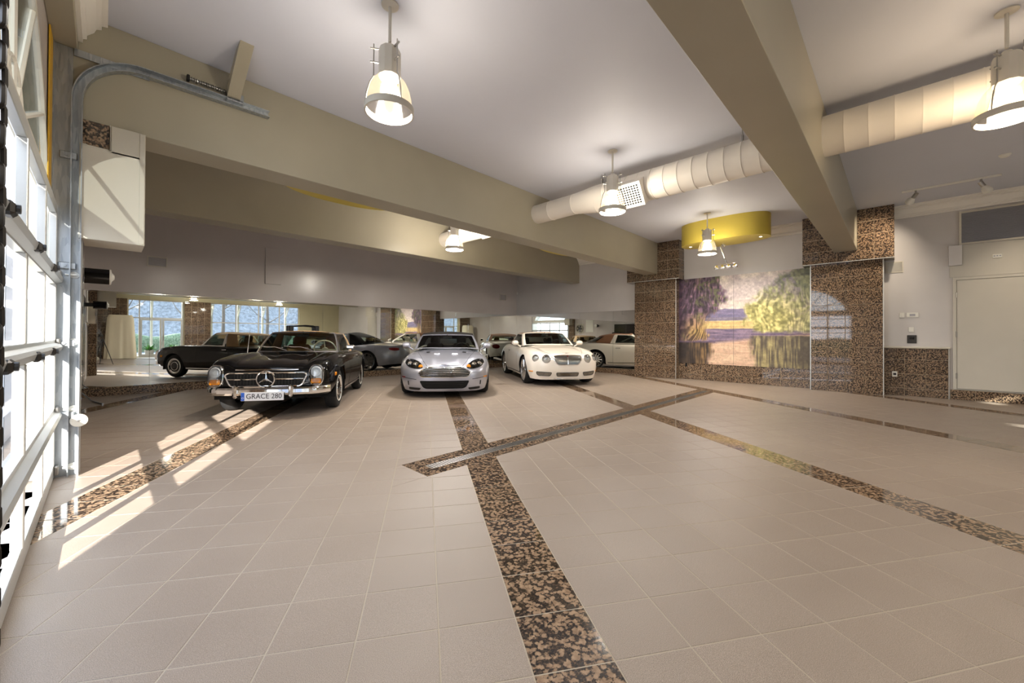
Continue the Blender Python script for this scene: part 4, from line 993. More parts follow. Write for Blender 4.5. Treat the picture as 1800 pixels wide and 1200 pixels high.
class Car:
    def __init__(s, name, label, loc, theta, scale):
        s.root = thing(name, label, 'car', loc, -(PI/2+theta)); s.root.scale = (scale,)*3
        s.bvh = None
    def body(s, ctrl, zc, arches, paint, bump=None, cockpit=None, nst=100, nside=14, ndeck=18, flare=.012, crownp=2.2, sp=2.4):
        f = spline(ctrl); zx = [p[0] for p in zc][::-1]; zz = [p[1] for p in zc][::-1]
        zcf = spline([(p[0], p[1]) for p in zc])
        ts = np.linspace(0, 1, 400); cx = np.array([zcf(t) for t in ts])
        order = np.argsort(cx[:, 0])
        def zcen(x): return float(np.interp(x, cx[order, 0], cx[order, 1]))
        us = list(np.linspace(0, 1, nst)); dense = np.linspace(0, 1, 2000); X = np.array([f(u)[0] for u in dense])
        for xw, zw, R in arches:
            for k in range(19):
                x = xw+R*math.cos(PI*k/18)*.9999; us.append(float(np.interp(-x, -X, dense)))
        us = sorted(set(round(u, 5) for u in us))
        half = []
        for u in us:
            x, y, zl, zw, zs, il, iS = f(u); y = max(y, 0)
            e = 1e-3; a, b = f(max(u-e, 0)), f(min(u+e, 1)); tx, ty = b[0]-a[0], b[1]-a[1]; l = math.hypot(tx, ty) or 1
            nx, ny = ty/l, -tx/l                                        # outward normal in plan
            if u == 0: nx, ny = 1, 0
            if u == 1: nx, ny = -1, 0
            low = zl; fl = 0
            for xw, zc_, R in arches:
                if abs(x-xw) < R and y > .5: low = max(low, zc_+math.sqrt(max(R*R-(x-xw)**2, 0)))
                fl += flare*math.exp(-((x-xw)/.42)**2)*(1 if y > .4 else 0)
            row = []
            def ins(z):
                if z < zw: return il*((zw-z)/(zw-zl))**2
                q = min((z-zw)/(zs-zw), 1); return iS*(1-(1-q**sp)**.6)
            for j in range(nside+1):
                q = j/nside; q = q*.6+.4*math.sin(q*PI/2); z = low+(zs-low)*q; k = ins(z)-fl*(1 if z < zw+.15 else max(0, 1-(z-zw-.15)/.15))
                row.append((x-nx*k, max(y-ny*k, 0) if u not in (0, 1) else 0, z))
            xs, ys, zss = row[-1]; c = zcen(xs)
            for j in range(1, ndeck+1):
                v = j/ndeck; yy = ys*(1-v); z = zss+(c-zss)*(1-(1-v)**crownp)
                if bump: z += bump(xs, yy)*min(1, v*5)*min(1, ys*4)
                row.append((xs, yy, z))
            half.append(row)
        m = len(half[0]); n = len(half); mb = MB()
        for sg in (1, -1):
            vs = [(p[0], p[1]*sg, p[2]) for r in half for p in r]; fs = []
            for i in range(n-1):
                for j in range(m-1):
                    if cockpit and j >= nside:
                        q = half[i][j]; q2 = half[i+1][j+1]; xm, ym = (q[0]+q2[0])/2, (q[1]+q2[1])/2
                        if cockpit[1] < xm < cockpit[0] and ym < cockpit[2]: continue
                    fs.append((i*m+j, i*m+j+1, (i+1)*m+j+1, (i+1)*m+j))
            mb.add(vs, fs)
        s.bvh = BVHTree.FromPolygons([Vector(v) for v in mb.v], mb.f)
        s.half = half; s.nside = nside
        s.b = mb.build('body', paint, s.root, smooth=60)
        # floor pan and wheel housings
        P = [(r[0][0]*.985, r[0][1]*.93) for r in half[::3]]; P = P+[(x, -y) for x, y in P[::-1]]
        zf = min(r[0][2] for r in half)
        R0 = max(a[2] for a in arches)
        MB().box((arches[1][0]+R0, -.72, zf+.01), (arches[0][0]-R0, .72, zf+.05)).box((arches[0][0]-R0, -.45, zf+.02), (half[0][0][0]-.15, .45, zf+.06)).box((half[-1][0][0]+.15, -.45, zf+.02), (arches[1][0]+R0, .45, zf+.06)).build('floor_pan', 'black_void', s.root, smooth=0)
        for xw, zc_, R in arches:
            for sg in (1, -1):
                h = MB(); k = 14; yo = max(r[0][1] for r in half)-.03
                vs = [(xw+(R+.004)*math.cos(PI*i/k), sg*y, zc_+(R+.004)*math.sin(PI*i/k)-(.1 if i in (0, k) else 0)) for y in (yo, .42) for i in range(k+1)]
                fs = [(i, i+1, k+2+i, k+1+i) for i in range(k)]+[tuple(k+1+i for i in range(k+1))]
                h.add(vs, fs).build('wheel_housing', 'black_void', s.root)
    def cast(s, o, d):
        h = s.bvh.ray_cast(Vector(o), Vector(d)); return h[0]
    def front(s, y, z):
        h = s.cast((5, y, z), (-1, 0, 0)); return h if h else Vector((s.half[0][s.nside][0]-.1, y, z))
    def back(s, y, z):
        h = s.cast((-5, y, z), (1, 0, 0)); return h if h else Vector((-2, y, z))
    def top(s, x, y):
        h = s.cast((x, y, 3), (0, 0, -1)); return h if h else Vector((x, y, .9))
    def side(s, x, z, sg):
        h = s.cast((x, sg*3, z), (0, -sg, 0)); return h if h else Vector((x, sg*.85, z))
    def patch(s, proj, outline, axis, off=.004, dome=0, rings=6):
        n = len(outline); ca = sum(p[0] for p in outline)/n; cb = sum(p[1] for p in outline)/n; ax = Vector(axis); vs = []; fs = []
        for k in range(rings+1):
            r = k/rings
            for a, b in outline:
                vs.append(proj(ca+(a-ca)*r, cb+(b-cb)*r)+ax*(off+dome*(1-r*r)))
        for k in range(rings):
            for i in range(n): fs.append((k*n+i, k*n+(i+1) % n, (k+1)*n+(i+1) % n, (k+1)*n+i))
        return MB().add(vs, fs)
    def outline(s, proj, pts, axis, off, r, n=8, closed=True, sx=1):
        ax = Vector(axis); return MB().tube([proj(a, b)+ax*off for a, b in pts], r, n, closed, sx)
    def greenhouse(s, st, crown, glass_segs, mats, nsub=6, nr=10, bulge=.018, fr=.07):
        """st: base xyz + top xyz per station; glass_segs[i] = part name or None for the segment i -> i+1"""
        C = [list(p) for p in st]; f = spline([[i*1.0, 0]+list(map(float, p)) for i, p in enumerate(C)]); n = len(C)
        rows = []; seg = []
        for i in range(n-1):
            for k in range(nsub+(1 if i == n-2 else 0)):
                p = f((i+k/nsub)/(n-1))[2:]; rows.append(p); seg.append(i)
        rows[0][1] = rows[0][4] = 0; rows[-1][1] = rows[-1][4] = 0
        def pt(p, v):
            b = np.array(p[:3]); t = np.array(p[3:]); q = b+(t-b)*v; o = np.array([b[0]-t[0], 0, 0])
            cx = (st[0][0]+st[-1][0])/2; out = np.array([q[0]-cx, q[1]*1.6, 0]); l = np.linalg.norm(out) or 1
            return q+out/l*bulge*math.sin(PI*v)+np.array([0, 0, .0])
        vl = [0, fr]+[fr+(1-2*fr)*k/nr for k in range(1, nr)]+[1-fr, 1]
        groups = {}
        for sg in (1, -1):
            for i in range(len(rows)-1):
                g = glass_segs[seg[i]]
                for j in range(len(vl)-1):
                    name = g if (g and 0 < j < len(vl)-2) else (('frame' if g else 'soft_top') if g != 'pillar' else 'frame')
                    if g == 'pillar': name = 'frame'
                    if g and g != 'pillar' and j in (0, len(vl)-2): name = 'frame' if g in ('windshield', 'side_window') else 'soft_top'
                    if name == 'side_window': name = 'side_window%d' % sg
                    q = [pt(rows[i], vl[j]), pt(rows[i+1], vl[j]), pt(rows[i+1], vl[j+1]), pt(rows[i], vl[j+1])]
                    groups.setdefault(name, MB()).add([(a[0], a[1]*sg, a[2]) for a in q], [(0, 1, 2, 3)])
        R = groups.setdefault('roof', MB()); nd = 8
        for sg in (1, -1):
            vs = []
            for p in rows:
                for j in range(nd+1):
                    v = j/nd; y = p[4]*(1-v); vs.append((p[3], y*sg, p[5]+crown*(p[4]/max(r[4] for r in rows))*(1-(1-v)**2)))
            R.add(vs, [(i*(nd+1)+j, (i+1)*(nd+1)+j, (i+1)*(nd+1)+j+1, i*(nd+1)+j+1) for i in range(len(rows)-1) for j in range(nd)])
        if 'soft_top' in groups: groups['soft_top'].merge(groups.pop('roof'))
        else: groups['soft_top'] = groups.pop('roof')
        for k, mb in groups.items():
            nm = 'side_window' if k.startswith('side_window') else ('windshield_frame' if k == 'frame' else k)
            mb.build(nm, mats['glass'] if nm in ('windshield', 'side_window', 'rear_window') else mats[nm], s.root, smooth=50)
    def wheel(s, x, sg, yo, R, w, rim, style, mat='chrome', capmat='paint_black'):
        """tyre with rim, outer face at |y| = yo"""
        c = (x, sg*(yo-w/2), R); k = w/2
        P = [(rim*.98, -k*.75), (rim+.01, -k*.95), (rim+(R-rim)*.55, -k), (R-.02, -k*.88), (R-.004, -k*.6), (R, 0), (R-.004, k*.6), (R-.02, k*.88), (rim+(R-rim)*.55, k), (rim+.01, k*.95), (rim*.98, k*.75)]
        T = MB().lathe(P, 48, c, 'y')
        for i in range(4): pass
        t = T.build('wheel', 'rubber', s.root)
        o = sg*k
        def disc(prof, m, nm, n=40): return MB().lathe([(r, sg*z) for r, z in prof], n, c, 'y').build(nm, m, t, smooth=35)
        if style == 'hubcap':
            disc([(rim*1.07, k*.93), (rim*1.075, k*1.005), (rim*1.02, k*1.012), (rim*.98, k*.9)], 'white_plastic', 'whitewall')
            disc([(rim, k*.85), (rim*.99, k*.98), (rim*.93, k*1.0), (rim*.84, k*.86), (rim*.80, k*.8)], 'chrome', 'trim_ring')
            disc([(rim*.84, k*.8), (rim*.74, k*.88), (rim*.60, k*.80), (rim*.56, k*.92), (rim*.3, k*1.0), (0, k*1.03)], capmat, 'hubcap')
            disc([(rim*.60, k*.83), (rim*.57, k*.95), (rim*.53, k*.95)], 'chrome', 'hubcap_ring')
        else:
            disc([(rim*1.0, -k*.8), (rim*.97, k*.3), (rim*.93, k*.72), (rim*.98, k*.9), (rim*1.03, k*.96), (rim*1.04, k*.9)], mat, 'rim_barrel')
            disc([(0, k*.05), (rim*.72, k*.05), (rim*.72, -.01*0+k*.0), (rim*.2, k*.0)], 'steel', 'brake_disc')
            ns = 10 if style == 'ten' else 14
            R_ = MB()
            for i in range(ns):
                a = 2*PI*i/ns
                for da in ((-.045, .045) if style == 'ten' else (0,)):
                    w0, w1 = (.010, .016) if style == 'ten' else (.013, .024)
                    a0, a1 = a+da*1.6, a+da*2.2
                    r0, r1 = rim*.16, rim*.965
                    q = []
                    for (r, ww, yy, aa) in ((r0, w0, k*.80, a0), (r1, w1, k*.80, a1)):
                        for dd, dy in ((-ww, -.014), (ww, -.014), (ww*.7, .004), (-ww*.7, .004)):
                            ca, sa = math.cos(aa), math.sin(aa); X = r*ca-dd*sa; Z = r*sa+dd*ca; q.append((c[0]+X, c[1]+sg*(yy+dy), c[2]+Z))
                    R_.add(q, [(0, 1, 5, 4), (1, 2, 6, 5), (2, 3, 7, 6), (3, 0, 4, 7), (0, 3, 2, 1), (4, 5, 6, 7)])
            R_.build('spokes', mat, t, smooth=0)
            disc([(rim*.24, k*.70), (rim*.22, k*.84), (rim*.12, k*.88), (0, k*.88)], mat, 'centre_cap')
    def seat(s, x, y, mat, w=.46):
        t = MB().bbox((x-.25, y-w/2, .32), (x+.27, y+w/2, .50), .05); t.xf(Matrix.Identity(4))
        b = MB().bbox((-.07, -w/2, 0), (.07, w/2, .62), .05).bbox((-.05, -.13, .6), (.05, .13, .80), .04).xf(Matrix.Translation((x-.27, y, .42)) @ Matrix.Rotation(-.28, 4, 'Y'))
        o = t.build('seat', mat, s.root, smooth=40); b.build('backrest', mat, o, smooth=40)
    def cabin(s, x0, x1, w, zd, dashx, mat, steer, smat, zs=.90, rs=.19):
        MB().box((x1, -w, .24), (x0, w, .28)).box((x1-.02, -w, .24), (x1, w, zd)).box((x1, w-.02, .24), (x0, w, zd-.02)).box((x1, -w, .24), (x0, -w+.02, zd-.02)).box((x0, -w, .24), (x0+.02, w, zd-.03)).build('cabin_tub', mat, s.root, smooth=0)
        MB().bbox((dashx-.16, -w+.02, zd-.22), (dashx+.22, w-.02, zd+.01), .05).build('dashboard', mat, s.root, smooth=40)
        # steering wheel on the car's left
        M = Matrix.Translation((dashx-.30, .36, zs)) @ Matrix.Rotation(-1.15, 4, 'Y')
        r = MB().tube([(rs*math.cos(2*PI*i/36), rs*math.sin(2*PI*i/36), 0) for i in range(36)], .013, 8, True).xf(M).build('steering_wheel', smat, s.root)
        h = MB().lathe([(0, .02), (.05, .015), (.06, -.02), (0, -.02)], 16)
        for a in (0, PI, -PI/2): h.cyl((0, 0, 0), (rs*math.cos(a+PI/2), rs*math.sin(a+PI/2), 0), .009, 6)
        h.xf(M).build('steering_hub', smat, r)
    def mirror_pod(s, x, y, z, sg, L, mat):
        p = MB().tube([(x-.02, sg*(y-.16), z-.10), (x, sg*(y-.08), z-.05)], .02, 8).build('mirror_arm', mat, s.root)
        pts = [(x-.0, sg*(y-L*.5), z), (x, sg*(y-L*.35), z), (x, sg*y, z+.005), (x, sg*(y+L*.35), z), (x, sg*(y+L*.5), z-.005)]
        o = MB().tube(pts, [.025, .062, .072, .06, .02], 14, sx=1.1, up=(0, 0, 1)).build('side_mirror', mat, s.root)
        MB().bbox((x-.078, sg*(y-L*.4), z-.05), (x-.06, sg*(y+L*.4), z+.05), .01).build('mirror_glass', 'mirror', o, smooth=0)
def ell(cy, cz, ry, rz, n=28, p=2.0, rot=0):
    P = []
    for i in range(n):
        a = 2*PI*i/n; c, s = math.cos(a), math.sin(a); x = ry*math.copysign(abs(c)**(2/p), c); z = rz*math.copysign(abs(s)**(2/p), s)
        P.append((cy+x*math.cos(rot)-z*math.sin(rot), cz+x*math.sin(rot)+z*math.cos(rot)))
    return P
def roundpoly(pts, r, k=4):
    out = []; n = len(pts)
    for i in range(n):
        p = Vector(pts[i]); a = Vector(pts[i-1]); b = Vector(pts[(i+1) % n]); da = (a-p); db = (b-p); q = min(r, da.length*.45, db.length*.45)
        A = p+da.normalized()*q; B = p+db.normalized()*q
        for j in range(k+1):
            t = j/k; out.append(tuple(A*(1-t)**2+p*2*t*(1-t)+B*t*t))
    return out
def densify(pts, d=.04):
    out = []
    for i in range(len(pts)):
        a = Vector(pts[i]); b = Vector(pts[(i+1) % len(pts)]); n = max(1, int((b-a).length/d))
        for j in range(n): out.append(tuple(a+(b-a)*j/n))
    return out
FX = (1, 0, 0)

def black_roadster():
    c = Car('classic_roadster', 'black classic roadster with tan canvas top, chrome bumper and license plate', (2.925, 8.795, 0), math.radians(33.2), 1.06)
    W = lambda x, y, zl, zs, i=.12, zw=.55, il=.06: (x, y, zl, zw, zs, il, i)
    ctrl = [W(2.0, 0, .31, .70, .05, .50), W(1.995, .25, .31, .702, .05, .50), W(1.985, .5, .31, .718, .05, .50), W(1.955, .68, .31, .765, .07, .50), W(1.88, .79, .31, .80, .09, .50), W(1.72, .85, .31, .838, .11), W(1.5, .872, .30, .865, .12), W(1.2, .88, .27, .895, .13),
            W(.7, .885, .23, .905, .13), W(0, .885, .23, .895, .12), W(-.6, .885, .23, .885, .12), W(-1.2, .88, .25, .875, .12), W(-1.7, .855, .29, .845, .12), W(-2.05, .79, .32, .81, .11), W(-2.2, .66, .33, .785, .09), W(-2.27, .4, .34, .775, .07), W(-2.285, 0, .34, .77, .07)]
    zc = [(2.0, .70), (1.9, .742), (1.7, .787), (1.3, .842), (.9, .885), (.62, .912), (.2, .912), (-.9, .915), (-1.4, .895), (-1.9, .84), (-2.2, .79), (-2.285, .77)]
    def bump(x, y):
        k = max(0, min(1, (x-.6)/.4)); a = abs(y)
        return k*(.022*math.exp(-((a-.62)/.10)**2)*min(1, max(0, (2.0-x)/.2))-.012*math.exp(-((a-.47)/.05)**2)+.016*math.exp(-(a/.16)**2)*min(1, max(0, (1.95-x)/.3)))
    c.body(ctrl, zc, [(1.2, .322, .365), (-1.2, .322, .365)], 'paint_black', bump, (.50, -.86, .60))
    for x in (1.2, -1.2):
        for sg in (1, -1): c.wheel(x, sg, .845, .322, .185, .205, 'hubcap')
    c.greenhouse([(.66, 0, .90, .19, 0, 1.285), (.62, .32, .90, .175, .26, 1.283), (.46, .655, .90, .115, .525, 1.268), (.42, .70, .895, .085, .562, 1.25), (-.30, .735, .885, -.30, .60, 1.25), (-.42, .735, .885, -.36, .60, 1.25), (-.80, .70, .885, -.62, .575, 1.235), (-1.02, .5, .895, -.78, .42, 1.215), (-1.06, 0, .90, -.82, 0, 1.21)],
                 .035, ['windshield', 'windshield', 'pillar', 'side_window', 'pillar', None, 'rear_window', 'rear_window'], dict(glass='car_glass', windshield_frame='chrome', soft_top='canvas_tan'))
    c.cabin(.55, -.84, .60, .88, .36, 'leather_tan', 1, 'ivory', .93, .20)
    for y in (.32, -.32): c.seat(-.28, y, 'leather_tan')
    # grille, star and bars
    G = densify(roundpoly([(-.50, .735-.045), (.50, .69), (.545, .66), (.47, .495), (-.47, .495), (-.545, .66)], .05)); G = [(a, b-.033) for a, b in G]
    g = c.patch(c.front, G, FX, .006).build('grille', 'black_void', c.root)
    c.outline(c.front, G, FX, .012, .012, 8).build('grille_frame', 'chrome', g)
    for y in np.linspace(-.42, .42, 21): c.outline(c.front, [(y, .487), (y, .635)], FX, .009, .004, 5, False).build('grille_slat', 'dark_steel', g, smooth=0)
    for a, b in ((-.50, -.125), (.125, .50)): c.outline(c.front, [(a+(b-a)*i/6, .568) for i in range(7)], FX, .018, .011, 8, False).build('grille_bar', 'chrome', g)
    p = c.front(0, .568)+Vector((.03, 0, 0)); R = .118
    st = MB().tube([(p.x, R*math.cos(2*PI*i/40), p.z+R*math.sin(2*PI*i/40)) for i in range(40)], .011, 8, True)
    for k in range(3):
        a = PI/2+2*PI*k/3; d = Vector((0, math.cos(a), math.sin(a))); n = Vector((0, -math.sin(a), math.cos(a)))
        st.add([tuple(p+n*.022-d*.012), tuple(p-n*.022-d*.012), tuple(p+d*R), tuple(p+Vector((.016, 0, 0))), tuple(p+Vector((-.006, 0, 0)))], [(0, 2, 3), (2, 1, 3), (1, 0, 3), (0, 4, 2), (2, 4, 1), (1, 4, 0)])
    st.build('star_emblem', 'chrome', g, smooth=20)
    # upright oval lamp units
    for sg in (1, -1):
        M = Matrix.Translation((1.925, sg*.664, .608)) @ Matrix.Rotation(sg*.06, 4, 'Z') @ Matrix.Rotation(-.10, 4, 'Y')
        def E(r, x, off=0): return [(x, a, b) for a, b in ell(0, 0, .101*r, .156*r, 36, 2.5)]
        def loft(rings, cap=True):
            m = MB(); n = 36; vs = [q for r in rings for q in r]; fs = [(k*n+i, k*n+(i+1) % n, (k+1)*n+(i+1) % n, (k+1)*n+i) for k in range(len(rings)-1) for i in range(n)]
            if cap: fs.append(tuple((len(rings)-1)*n+i for i in range(n)))
            return m.add(vs, fs).xf(M)
        h = loft([E(1.03, -.16), E(1.06, .02), E(1.04, .05), E(.95, .058), E(.93, .04)], False).build('headlight', 'chrome', c.root)
        loft([E(.94, .035), E(.94, .03)]).build('reflector', 'lamp_reflector', h)
        loft([E(.95, .045), E(.85, .066), E(.6, .083), E(.3, .092), E(.02, .095)]).build('lens', 'lens_clear', h)
        q = MB().lathe([(0, .045), (.045, .05), (.07, .06), (.076, .068), (.07, .075), (.06, .07), (.035, .05)], 28, (0, 0, .052), 'x').xf(M).build('lamp_bowl', 'lamp_reflector', h)
        MB().bbox((.045, -.072, -.124), (.078, .072, -.046), .02).xf(M).build('turn_signal', 'lens_amber', h, smooth=30)
        b = c.side(1.62, .60, sg); MB().bbox((b.x-.04, b.y-sg*.012, b.z-.028), (b.x+.04, b.y+sg*.012, b.z+.028), .008).build('side_marker', 'lens_amber', c.root, smooth=0)
        MB().bbox((-2.30, sg*.42, .58), (-2.20, sg*.70, .70), .03).build('tail_light', 'lens_red', c.root, smooth=30)
    # bumpers with overriders
    def bumper(xf, ys, nm):
        pts = [(xf(y), y) for y in np.linspace(-ys, ys, 41)]
        m = MB(); prof = [(-.02, -.055), (.02, -.05), (.035, -.02), (.03, .03), (.01, .055), (-.02, .055)]; vs = []
        for i, (x, y) in enumerate(pts):
            for a, z in prof: vs.append((x+a, y, .395+z))
        n = len(prof); m.add(vs, [(i*n+k, i*n+(k+1) % n, (i+1)*n+(k+1) % n, (i+1)*n+k) for i in range(len(pts)-1) for k in range(n)]+[tuple(range(n)), tuple((len(pts)-1)*n+k for k in range(n))])
        return m.build(nm, 'chrome', c.root, smooth=30)
    bf = bumper(lambda y: 2.085-.05*(y/.6)**2-.45*max(0, abs(y)-.64)**1.4*4, .835, 'front_bumper')
    for sg in (1, -1): MB().bbox((2.06, sg*.36-.028, .31), (2.155, sg*.36+.028, .495), .022).build('overrider', 'chrome', bf, smooth=30); MB().box((1.9, sg*.36-.03, .36), (2.08, sg*.36+.03, .42)).build('bumper_bracket', 'black_plastic', bf, smooth=0)
    bumper(lambda y: -2.36+.05*(y/.6)**2+.3*max(0, abs(y)-.66)**1.5*4, .87, 'rear_bumper')
    # plate
    pl = MB().bbox((2.13, -.275, .275), (2.145, .275, .395), .004).build('license_plate', 'plate_white', c.root, smooth=0); pl['label'] = 'white license plate reading GRACE 280'
    MB().box((2.1448, -.272, .278), (2.1458, -.228, .392)).build('plate_band', 'plate_blue', pl, smooth=0)
    me = text_mesh('GRACE 280', .105, 'ink', 'plate_text'); o = link('plate_lettering', me, pl, (2.1465, -.0225+.04, .395), (PI/2, 0, PI/2)); o.scale = (.90, .95, 1)
    w = max(v.co.x for v in me.vertices)-min(v.co.x for v in me.vertices); k = .455/w; o.scale = (k, .95, 1); o.location = (2.1462, .022, .335)
    tx = MB().lathe([(.010, 0), (.014, .001)], 12, (0, 0, 0), 'x').xf(Matrix.Translation((2.146, -.25, .315))).build('plate_ring', 'plate_white', pl)
    # wipers, aerial, mirror, trim
    for y0 in (.30, -.12):
        a = Vector((.70, y0, .935)); MB().tube([tuple(a), (.60, y0-.22, 1.0), (.57, y0-.42, 1.0)], .008, 6).tube([(.61, y0-.10, .985), (.555, y0-.52, 1.015)], .006, 6).build('wiper', 'chrome', c.root)
    MB().bbox((.70, -.22, .905), (.84, .22, .932), .012).build('cowl_vent', 'black_plastic', c.root, smooth=0)
    for y in (-.22, -.075, .075, .22): MB().box((.70, y-.006, .93), (.84, y+.006, .937)).build('cowl_bar', 'chrome', c.root, smooth=0)
    b = c.top(.78, -.72); MB().cyl(tuple(b), (b.x-.10, b.y, b.z+.40), .006, 6, .003).build('aerial', 'steel', c.root)
    m = MB().bbox((.32, .80, .955), (.38, .95, 1.03), .02).cyl((.35, .84, .90), (.35, .86, .97), .012, 8).build('side_mirror', 'chrome', c.root, smooth=30)
    MB().bbox((.17, -.10, 1.18), (.20, .10, 1.235), .01).cyl((.185, 0, 1.23), (.20, 0, 1.29), .008, 6).build('rear_view_mirror', 'black_plastic', c.root, smooth=0)
    for sg in (1, -1):
        c.outline(lambda a, b: c.side(a, b, sg), [(x, .275) for x in np.linspace(.78, -.80, 14)], (0, sg, 0), .004, .016, 6, False).build('sill_trim', 'chrome', c.root)
        for x in (.42, -.62): c.outline(lambda a, b: c.side(a, b, sg), [(x, z) for z in np.linspace(.30, .84, 9)], (0, sg, 0), -.001, .003, 4, False).build('door_gap', 'black_void', c.root)
        b = c.side(-.48, .80, sg); MB().bbox((b.x-.07, b.y-.005*sg, b.z-.012), (b.x+.07, b.y+.03*sg, b.z+.012), .008).build('door_handle', 'chrome', c.root, smooth=0)
    P = [(x, y) for x, y in ((.72, .60), (1.2, .54), (1.7, .50), (1.93, .46))]
    for sg in (1, -1): c.outline(lambda a, b: c.top(a, b), [(P[0][0]+(P[-1][0]-P[0][0])*t, sg*np.interp(P[0][0]+(P[-1][0]-P[0][0])*t, [p[0] for p in P], [p[1] for p in P])) for t in np.linspace(0, 1, 14)], (0, 0, 1), -.001, .0035, 4, False).build('hood_gap', 'black_void', c.root)
    c.outline(c.top, [(1.955, y) for y in np.linspace(-.42, .42, 13)], (0, 0, 1), .004, .010, 6, False).build('hood_lip', 'chrome', c.root)

def silver_sports():
    c = Car('sports_convertible', 'silver sports convertible with black soft top and slatted chrome grille', (6.36, 8.56, 0), math.radians(38.0), 1.06); c.root.scale = (1.05, 1.02, 1.06)
    W = lambda x, y, zl, zs, i=.16, zw=.50, il=.07: (x, y, zl, zw, zs, il, i)
    ctrl = [W(2.32, 0, .13, .615, .16, .42, .10), W(2.31, .25, .13, .615, .17, .42, .10), W(2.265, .48, .13, .63, .20, .42, .09), W(2.16, .70, .13, .67, .24, .42, .08), W(2.0, .84, .14, .73, .26, .45, .07), W(1.75, .925, .15, .79, .25), W(1.37, .955, .17, .835, .22), W(.9, .945, .15, .85, .18), W(.4, .925, .14, .86, .15), W(-.3, .92, .14, .87, .15), W(-.9, .945, .15, .90, .20), W(-1.37, .965, .18, .915, .24), W(-1.8, .94, .20, .905, .26), W(-2.15, .82, .24, .88, .24), W(-2.33, .6, .25, .87, .16), W(-2.40, .3, .25, .87, .12), W(-2.42, 0, .25, .87, .12)]
    zc = [(2.32, .615), (2.2, .635), (2.0, .70), (1.7, .765), (1.3, .83), (.9, .885), (.6, .925), (.2, .95), (-1.0, .98), (-1.5, .965), (-2.0, .93), (-2.42, .87)]
    def bump(x, y):
        a = abs(y); k = max(0, min(1, (x-.7)/.4))*min(1, max(0, (2.2-x)/.3))
        return k*(.028*math.exp(-((a-.70)/.13)**2)+.014*math.exp(-((a-.27)/.07)**2)-.010*math.exp(-((a-.47)/.06)**2))
    c.body(ctrl, zc, [(1.37, .345, .375), (-1.37, .345, .375)], 'paint_silver', bump, (.62, -1.10, .66), crownp=2.0)
    for x in (1.37, -1.37):
        for sg in (1, -1): c.wheel(x, sg, .935, .345, .26, .262, 'ten', 'steel')
    c.greenhouse([(.82, 0, .925, .06, 0, 1.25), (.78, .40, .925, .05, .38, 1.248), (.64, .715, .91, .01, .61, 1.235), (.50, .79, .89, -.08, .67, 1.22), (-.55, .80, .90, -.52, .67, 1.272), (-.70, .79, .905, -.62, .665, 1.27), (-1.25, .70, .955, -.95, .55, 1.18), (-1.45, .45, .975, -1.10, .36, 1.15), (-1.5, 0, .98, -1.15, 0, 1.14)],
                 .05, ['windshield', 'windshield', 'pillar', 'side_window', 'pillar', None, 'rear_window', 'rear_window'], dict(glass='car_glass', windshield_frame='paint_silver', soft_top='canvas_black'), fr=.06)
    c.cabin(.64, -1.08, .66, .88, .44, 'leather_dark', 1, 'leather_dark', .88, .18)
    for y in (.36, -.36): c.seat(-.35, y, 'leather_dark')
    MB().bbox((.16, -.11, 1.14), (.19, .11, 1.195), .012).cyl((.175, 0, 1.19), (.16, 0, 1.245), .01, 6).build('rear_view_mirror', 'black_plastic', c.root, smooth=0)
    # grille
    G = densify(roundpoly([(-.36, .597), (.36, .597), (.53, .50), (.49, .43), (.43, .413), (-.43, .413), (-.49, .43), (-.53, .50)], .04))
    g = c.patch(c.front, G, FX, .004).build('grille', 'black_void', c.root); c.outline(c.front, G, FX, .006, .010, 8).build('grille_frame', 'chrome', g)
    for z, h in ((.567, .41), (.536, .46), (.505, .50), (.475, .50), (.447, .475)): c.outline(c.front, [(y, z) for y in np.linspace(-h, h, 17)], FX, .010, .005, 6, False).build('grille_bar', 'chrome', g)
    L = densify(roundpoly([(-.51, .352), (.51, .352), (.44, .21), (.37, .178), (-.37, .178), (-.44, .21)], .05))
    l = c.patch(c.front, L, FX, .004).build('lower_intake', 'black_void', c.root); c.outline(c.front, L, FX, .004, .008, 6).build('intake_lip', 'paint_silver', l)
    for z in (.30, .265, .23, .20): c.outline(c.front, [(y, z) for y in np.linspace(-.38, .38, 13)], FX, .006, .005, 5, False).build('intake_bar', 'black_plastic', l)
    for sg in (1, -1):
        A = [(sg*a, b) for a, b in roundpoly([(.42, .585), (.56, .565), (.74, .60), (.825, .675), (.80, .735), (.68, .745), (.52, .69)], .07)]
        h = c.patch(c.front, densify(A, .03), FX, .004).build('headlight', 'black_gloss', c.root); c.patch(c.front, densify(A, .03), FX, .010, .012).build('lens', 'lens_clear', h); c.outline(c.front, densify(A, .03), FX, .002, .005, 5).build('headlight_gap', 'black_void', h)
        for y, z, r in ((.60, .645, .050), (.71, .655, .050)):
            p = c.front(sg*y, z); MB().lathe([(0, -.01), (r*.55, -.005), (r*.62, .006), (r*.9, .012), (r, .004), (r, -.06)], 24, (p.x+.004, p.y, p.z), 'x').build('projector', 'chrome', h); MB().lathe([(r*.55, .006), (r*.3, .02), (0, .026)], 18, (p.x, p.y, p.z), 'x').build('projector_lens', 'steel', h)
        p = c.front(sg*.485, .605); MB().lathe([(.046, -.03), (.046, .004), (.03, .016), (0, .02)], 20, (p.x, p.y, p.z), 'x').build('turn_signal', 'lens_amber', h)
        V = [(sg*a, b) for a, b in ((.72, .335), (.745, .335), (.735, .25), (.715, .25))]; c.patch(c.front, densify(V, .02), FX, .004).build('bumper_slot', 'black_void', c.root)
        V = [(sg*a, b) for a, b in roundpoly([(.47, .20), (.72, .215), (.72, .165), (.50, .155)], .02)]; c.patch(c.front, densify(V, .03), FX, .005).build('splitter_duct', 'black_plastic', c.root)
